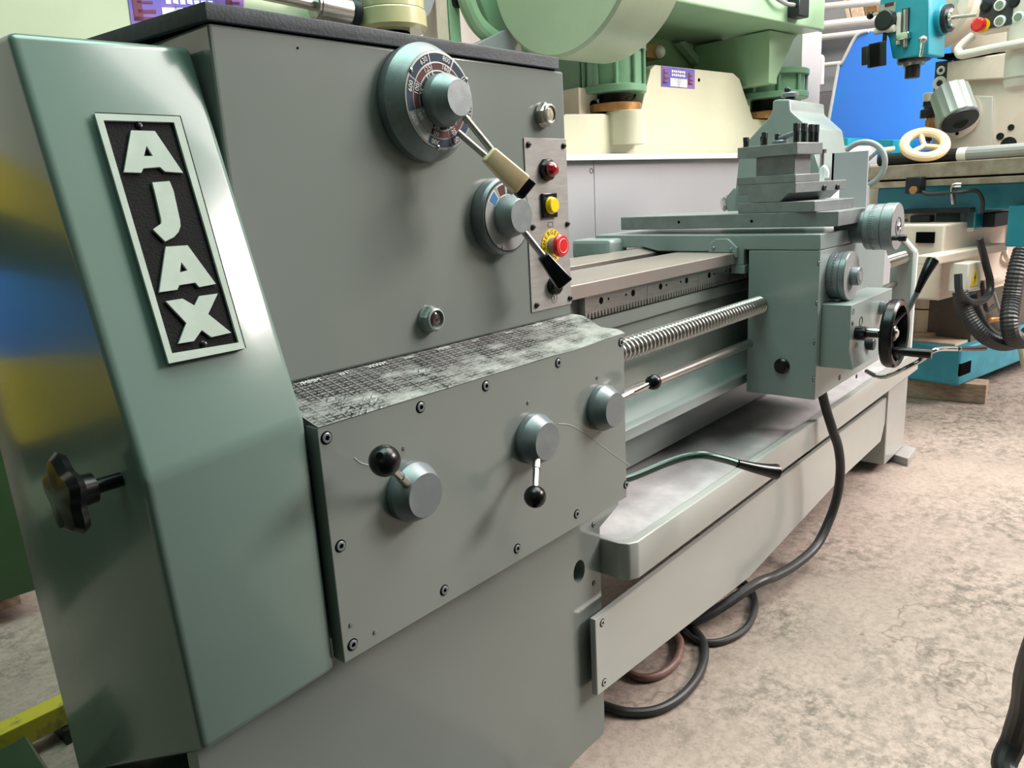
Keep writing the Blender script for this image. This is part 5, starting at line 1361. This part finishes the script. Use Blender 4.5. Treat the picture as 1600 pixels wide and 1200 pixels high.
c = PX(1497, 180, .45); b = MB(); b.rev([(.115, 0), (.115, .012), (.065, .014), (.065, .035), (.02, .036), (0, .036)], c, (-1, 0, 0), M['mill_cream'], 48)
for k in range(6):
    a = math.radians(25 + 60 * k); b.rev([(.009, 0), (.009, .002), (0, .002)], c + Vector((-.012, .092 * math.cos(a), .092 * math.sin(a))), (-1, 0, 0), M['hole'], 12)
b.build('motor_flange', mill)
a0, a1 = PX(1483, 142, .30), PX(1500, 190, .24); d = (a1 - a0)
b = MB(); b.rev([(.080, 0), (.088, .01), (.088, d.length - .02), (.080, d.length - .012)], a0, d, M['motor'], 48, lobes=(16, .03)); b.cyl(a0 + d * .93, a0 + d * 1.02, .085, M['gunmetal'], n=36, bev=.004); b.cyl(a1 - d * .05, c, .04, M['gunmetal'], n=20)
tag(b.build('feed_motor', mill), 'finned grey motor tilted on its flange')
for q, r in (((1576, 226), .030), ((1563, 213), .014), ((1580, 199), .012)):
    b = MB(); cc = PX(*q, .46); b.rev([(r * 1.25, 0), (r * 1.25, .004), (r, .005), (r, .002), (0, .002)], cc, (-1, 0, 0), M['gunmetal'], 24); b.build('bolt_cap', mill)
# black strip with white rings
b = MB(); b.prism([PX(1462, 97, .5), PX(1482, 94, .5), PX(1478, 150, .5), PX(1458, 150, .5)], (.04, 0, 0), M['ctrl'])
strip = b.build('dial_strip', mill)
for q, r in (((1470, 110), .020), ((1468, 130), .032)):
    b = MB(); b.torus(PX(*q, .498), (1, 0, 0), r * .8, r * .3, M['sticker_white'], 32, 8, sx=.3); b.build('white_ring', strip)
b = MB()
for (x, y, r, m) in ((1452, 152, .03, 'cream_white'), (1450, 160, .024, 'gunmetal'), (1453, 172, .03, 'gunmetal'), (1449, 178, .036, 'gunmetal'), (1453, 188, .018, 'copper'), (1452, 195, .022, 'copper'), (1451, 203, .022, 'cream_white'), (1451, 214, .016, 'gunmetal')):
    q = PX(x, y, .42); b.cyl(q - Vector((0, 0, .022)), q + Vector((0, 0, .022)), r, M[m], n=14, bev=.003)
b.cyl(PX(1452, 148, .42), PX(1451, 226, .42), .008, M['copper'], n=8); b.build('pipe_fitting', mill)
# control pendant
mp = MB(); mp.prism([PX(1537, -30, -.25), PX(1521, 53, -.25), PX(1700, 22, -.25), PX(1700, -60, -.25)], (.10, 0, 0), M['cream_white'], bev=.006)
pend = mp.build('control_pendant', mill)
mp = MB(); mp.prism([PX(1541, -30, -.25), PX(1526, 48, -.25), PX(1700, 17, -.25), PX(1700, -60, -.25)], (-.004, 0, 0), M['ctrl']); mp.build('control_face', pend)
for q, m in (((1563, 8), 'btn_green'), ((1563, 33), 'btn_green'), ((1592, 27), 'btn_green'), ((1586, 3), 'gunmetal'), ((1541, 10), 'gunmetal')):
    b = MB(); cc = PX(*q, -.254); b.rev([(.022, 0), (.022, .008), (.016, .010)], cc, (-1, 0, 0), M['sticker_white' if m == 'btn_green' else 'gunmetal'], 24); b.rev([(.015, .008), (.015, .013), (0, .013)], cc, (-1, 0, 0), M[m], 20); b.build('push_button', pend)
cc = PX(1536, 40, -.254); b = MB(); b.rev([(.028, 0), (.028, .006), (0, .006)], cc, (-1, 0, 0), M['yellow'], 28); b.rev([(.016, 0), (.016, .03), (.028, .034), (.028, .05), (.02, .055), (0, .055)], cc, (-1, 0, 0), M['red_btn'], 28); tag(b.build('emergency_stop', pend), 'red mushroom emergency stop')
b = MB(); b.tube([PX(1520, 56, -.22), PX(1508, 66, -.24), PX(1498, 77, -.26), PX(1501, 85, -.27), PX(1512, 84, -.28), PX(1550, 76, -.28), PX(1600, 67, -.28), PX(1680, 52, -.28)], .018, M['cream_white'], n=12); b.build('pendant_handle', pend)
cc = PX(1594, 128, -.2); b = MB(); b.cyl(cc, cc + Vector((0, 0, .9)), .062, M['cream_white'], n=34, bev=.02); b.rev([(.062, 0), (.055, -.03), (.035, -.05), (0, -.055)], cc + Vector((0, 0, .012)), (0, 0, 1), M['cream_white'], 34); b.build('pendant_arm', mill)
# things lying on the table
b = MB(); cw = PX(1444, 234, .03); cw.z = max(cw.z, zt_ + .092); n_ = Vector((-.55, -.38, .74)).normalized(); b.torus(cw, n_, .090, .024, M['wheel_cream'], 48, 12, sx=.9)
for k in range(3):
    a = 2.1 * k; u_ = n_.orthogonal().normalized(); v_ = n_.cross(u_); b.tube([cw - n_ * .01, cw + (u_ * math.cos(a) + v_ * math.sin(a)) * .09], .012, M['wheel_cream'], n=8)
single(b, 'plastic_handwheel', 'loose cream plastic handwheel lying tilted on the milling table', 'handwheel', FM)
def TT(px, r): q = PX(px, 245, .19); return Vector((.19, q.y, zt_ + r + .001))
b = MB(); b.tube([TT(1375, .034), TT(1420, .034), TT(1500, .034)], .031, M['blackmatt'], n=14); b.cyl(TT(1498, .034), TT(1512, .034), .034, M['cabinet_lip'], n=20); b.tube([TT(1510, .034), TT(1580, .034), TT(1660, .034)], .033, M['pipe_grey'], n=14)
single(b, 'conduit', 'black and grey conduit pipe lying along the back of the milling table', 'pipe', FM)
b = MB(); w0 = P(1421, 612, z=.09); w1 = P(1540, 628, z=.0); wl0, wl1 = FM.Mi @ P(1421, 621, z=0), FM.Mi @ P(1539, 632, z=0)
dv = (wl1 - wl0); dv.z = 0; nv = Vector((-dv.y, dv.x, 0)).normalized() * .13
if nv.x < 0: nv = -nv
b.hexa([wl0 - dv * .3, wl1, wl1 + nv, wl0 - dv * .3 + nv] + [p + Vector((0, 0, .10)) for p in (wl0 - dv * .3, wl1, wl1 + nv, wl0 - dv * .3 + nv)], M['wood'], bev=.004)
single(b, 'timber_beam', 'grey weathered timber beam under the turquoise machine base', 'beam', FM)
# blue machine far behind
blue = thing('machine', 'machine with large bright blue sheet metal panel behind the milling table', 'machine', (1.9, 0.9, 0), FM)
BXp = 1.6
b = MB(); bp_ = [(1282, 262), (1290, 215), (1300, 160), (1310, 105), (1316, 97), (1334, 62), (1344, 52), (1357, 48), (1372, 50), (1470, 62), (1510, 70), (1510, 262)]
b.prism([PX(*p, BXp) for p in bp_], (.06, 0, 0), M['blue'], bev=.004); b.build('blue_panel', blue)
b = MB(); b.tube([PX(*p, BXp - .005) for p in bp_[1:8]], .012, M['rail'], n=8); b.build('edge_trim', blue)
y0_, y1_ = PX(1300, 200, BXp).y, PX(1500, 200, BXp).y
b = MB(); b.box((BXp + .06, y1_, 0), (BXp + .5, y0_ - .1, PX(1400, 110, BXp).z), M['wall_grey'], bev=.01); b.build('machine_body', blue)
for pts in ([(1290, 222), (1302, 215), (1325, 216), (1324, 230), (1290, 230)], [(1368, 218), (1397, 219), (1392, 245), (1372, 232)]):
    b = MB(); b.prism([PX(*p, BXp - .35) for p in pts], (.30, 0, 0), M['teal'], bev=.003); b.build('coolant_tray', blue)
b = MB(); b.prism([PX(*p, BXp - .4) for p in ((1286, 230), (1326, 228), (1326, 262), (1286, 262))], (.38, 0, 0), M['cream_white'], bev=.004); b.build('side_box', blue)

# rack with white rails and boards at the far right, in front of the grey wall
wr_ = MB(); wr_.box((7.6, -7, 0), (7.75, 6.6, 5.2), M['wall_grey']); tag(wr_.build('wall_right'), 'grey sheet wall behind the rails', 'wall', kind='structure')
RX = 6.9
rack = thing('storage_rack', 'white tubular rack with grey panels beyond the green press', 'rack', (RX, P(1310, 60, x=RX).y, 0))
def rail(a, c, r):
    b = MB(); pa, pc = P(*a, x=RX), P(*c, x=RX); b.cyl(pa, pc, r, M['rail'], n=16); b.build('rail', rack)
rail((1262, 13), (1400, 0), .028); rail((1262, 43), (1400, 27), .036); rail((1270, 60), (1400, 45), .024); rail((1262, 104), (1400, 90), .018)
for px_ in (1268, 1398):
    a = P(px_, 60, x=RX + .06); b = MB(); b.box((RX + .03, a.y - .04, 0), (RX + .09, a.y + .04, 3.6), M['wall_grey'], bev=.004); b.build('rack_post', rack)
b = MB(); q0, q1 = P(1262, 48, x=RX + .15), P(1400, 130, x=RX + .15); b.box((RX + .12, q1.y, q1.z), (RX + .16, q0.y, q0.z + .02), M['wall_grey'], bev=.004); b.build('rack_panel', rack)
b = MB(); b.tube([P(1281, 89, x=RX - .3), P(1284, 91, x=RX - .3), P(1284, 100, x=RX - .3), P(1283, 132, x=RX - .3)], .02, M['rail'], n=10); b.build('rack_hook', rack)
def board(pts, m, label):
    b = MB(); b.prism([P(*p, x=RX + .2) for p in pts], (.05, 0, 0), M[m], bev=.004); return single(b, 'board', label, 'board', group='boards standing in the far rack')
board([(1312, -20), (1318, -20), (1333, 42), (1326, 42)], 'wood_light', 'narrow pale board standing in the far rack, leftmost of the three boards')
board([(1321, -20), (1342, -20), (1354, 40), (1334, 42)], 'wood_light', 'wide pale board in the middle of the far rack, beside the turquoise head')
board([(1345, -20), (1366, -20), (1375, 38), (1357, 40)], 'copper', 'brownish board nearest the turquoise milling head in the far rack')
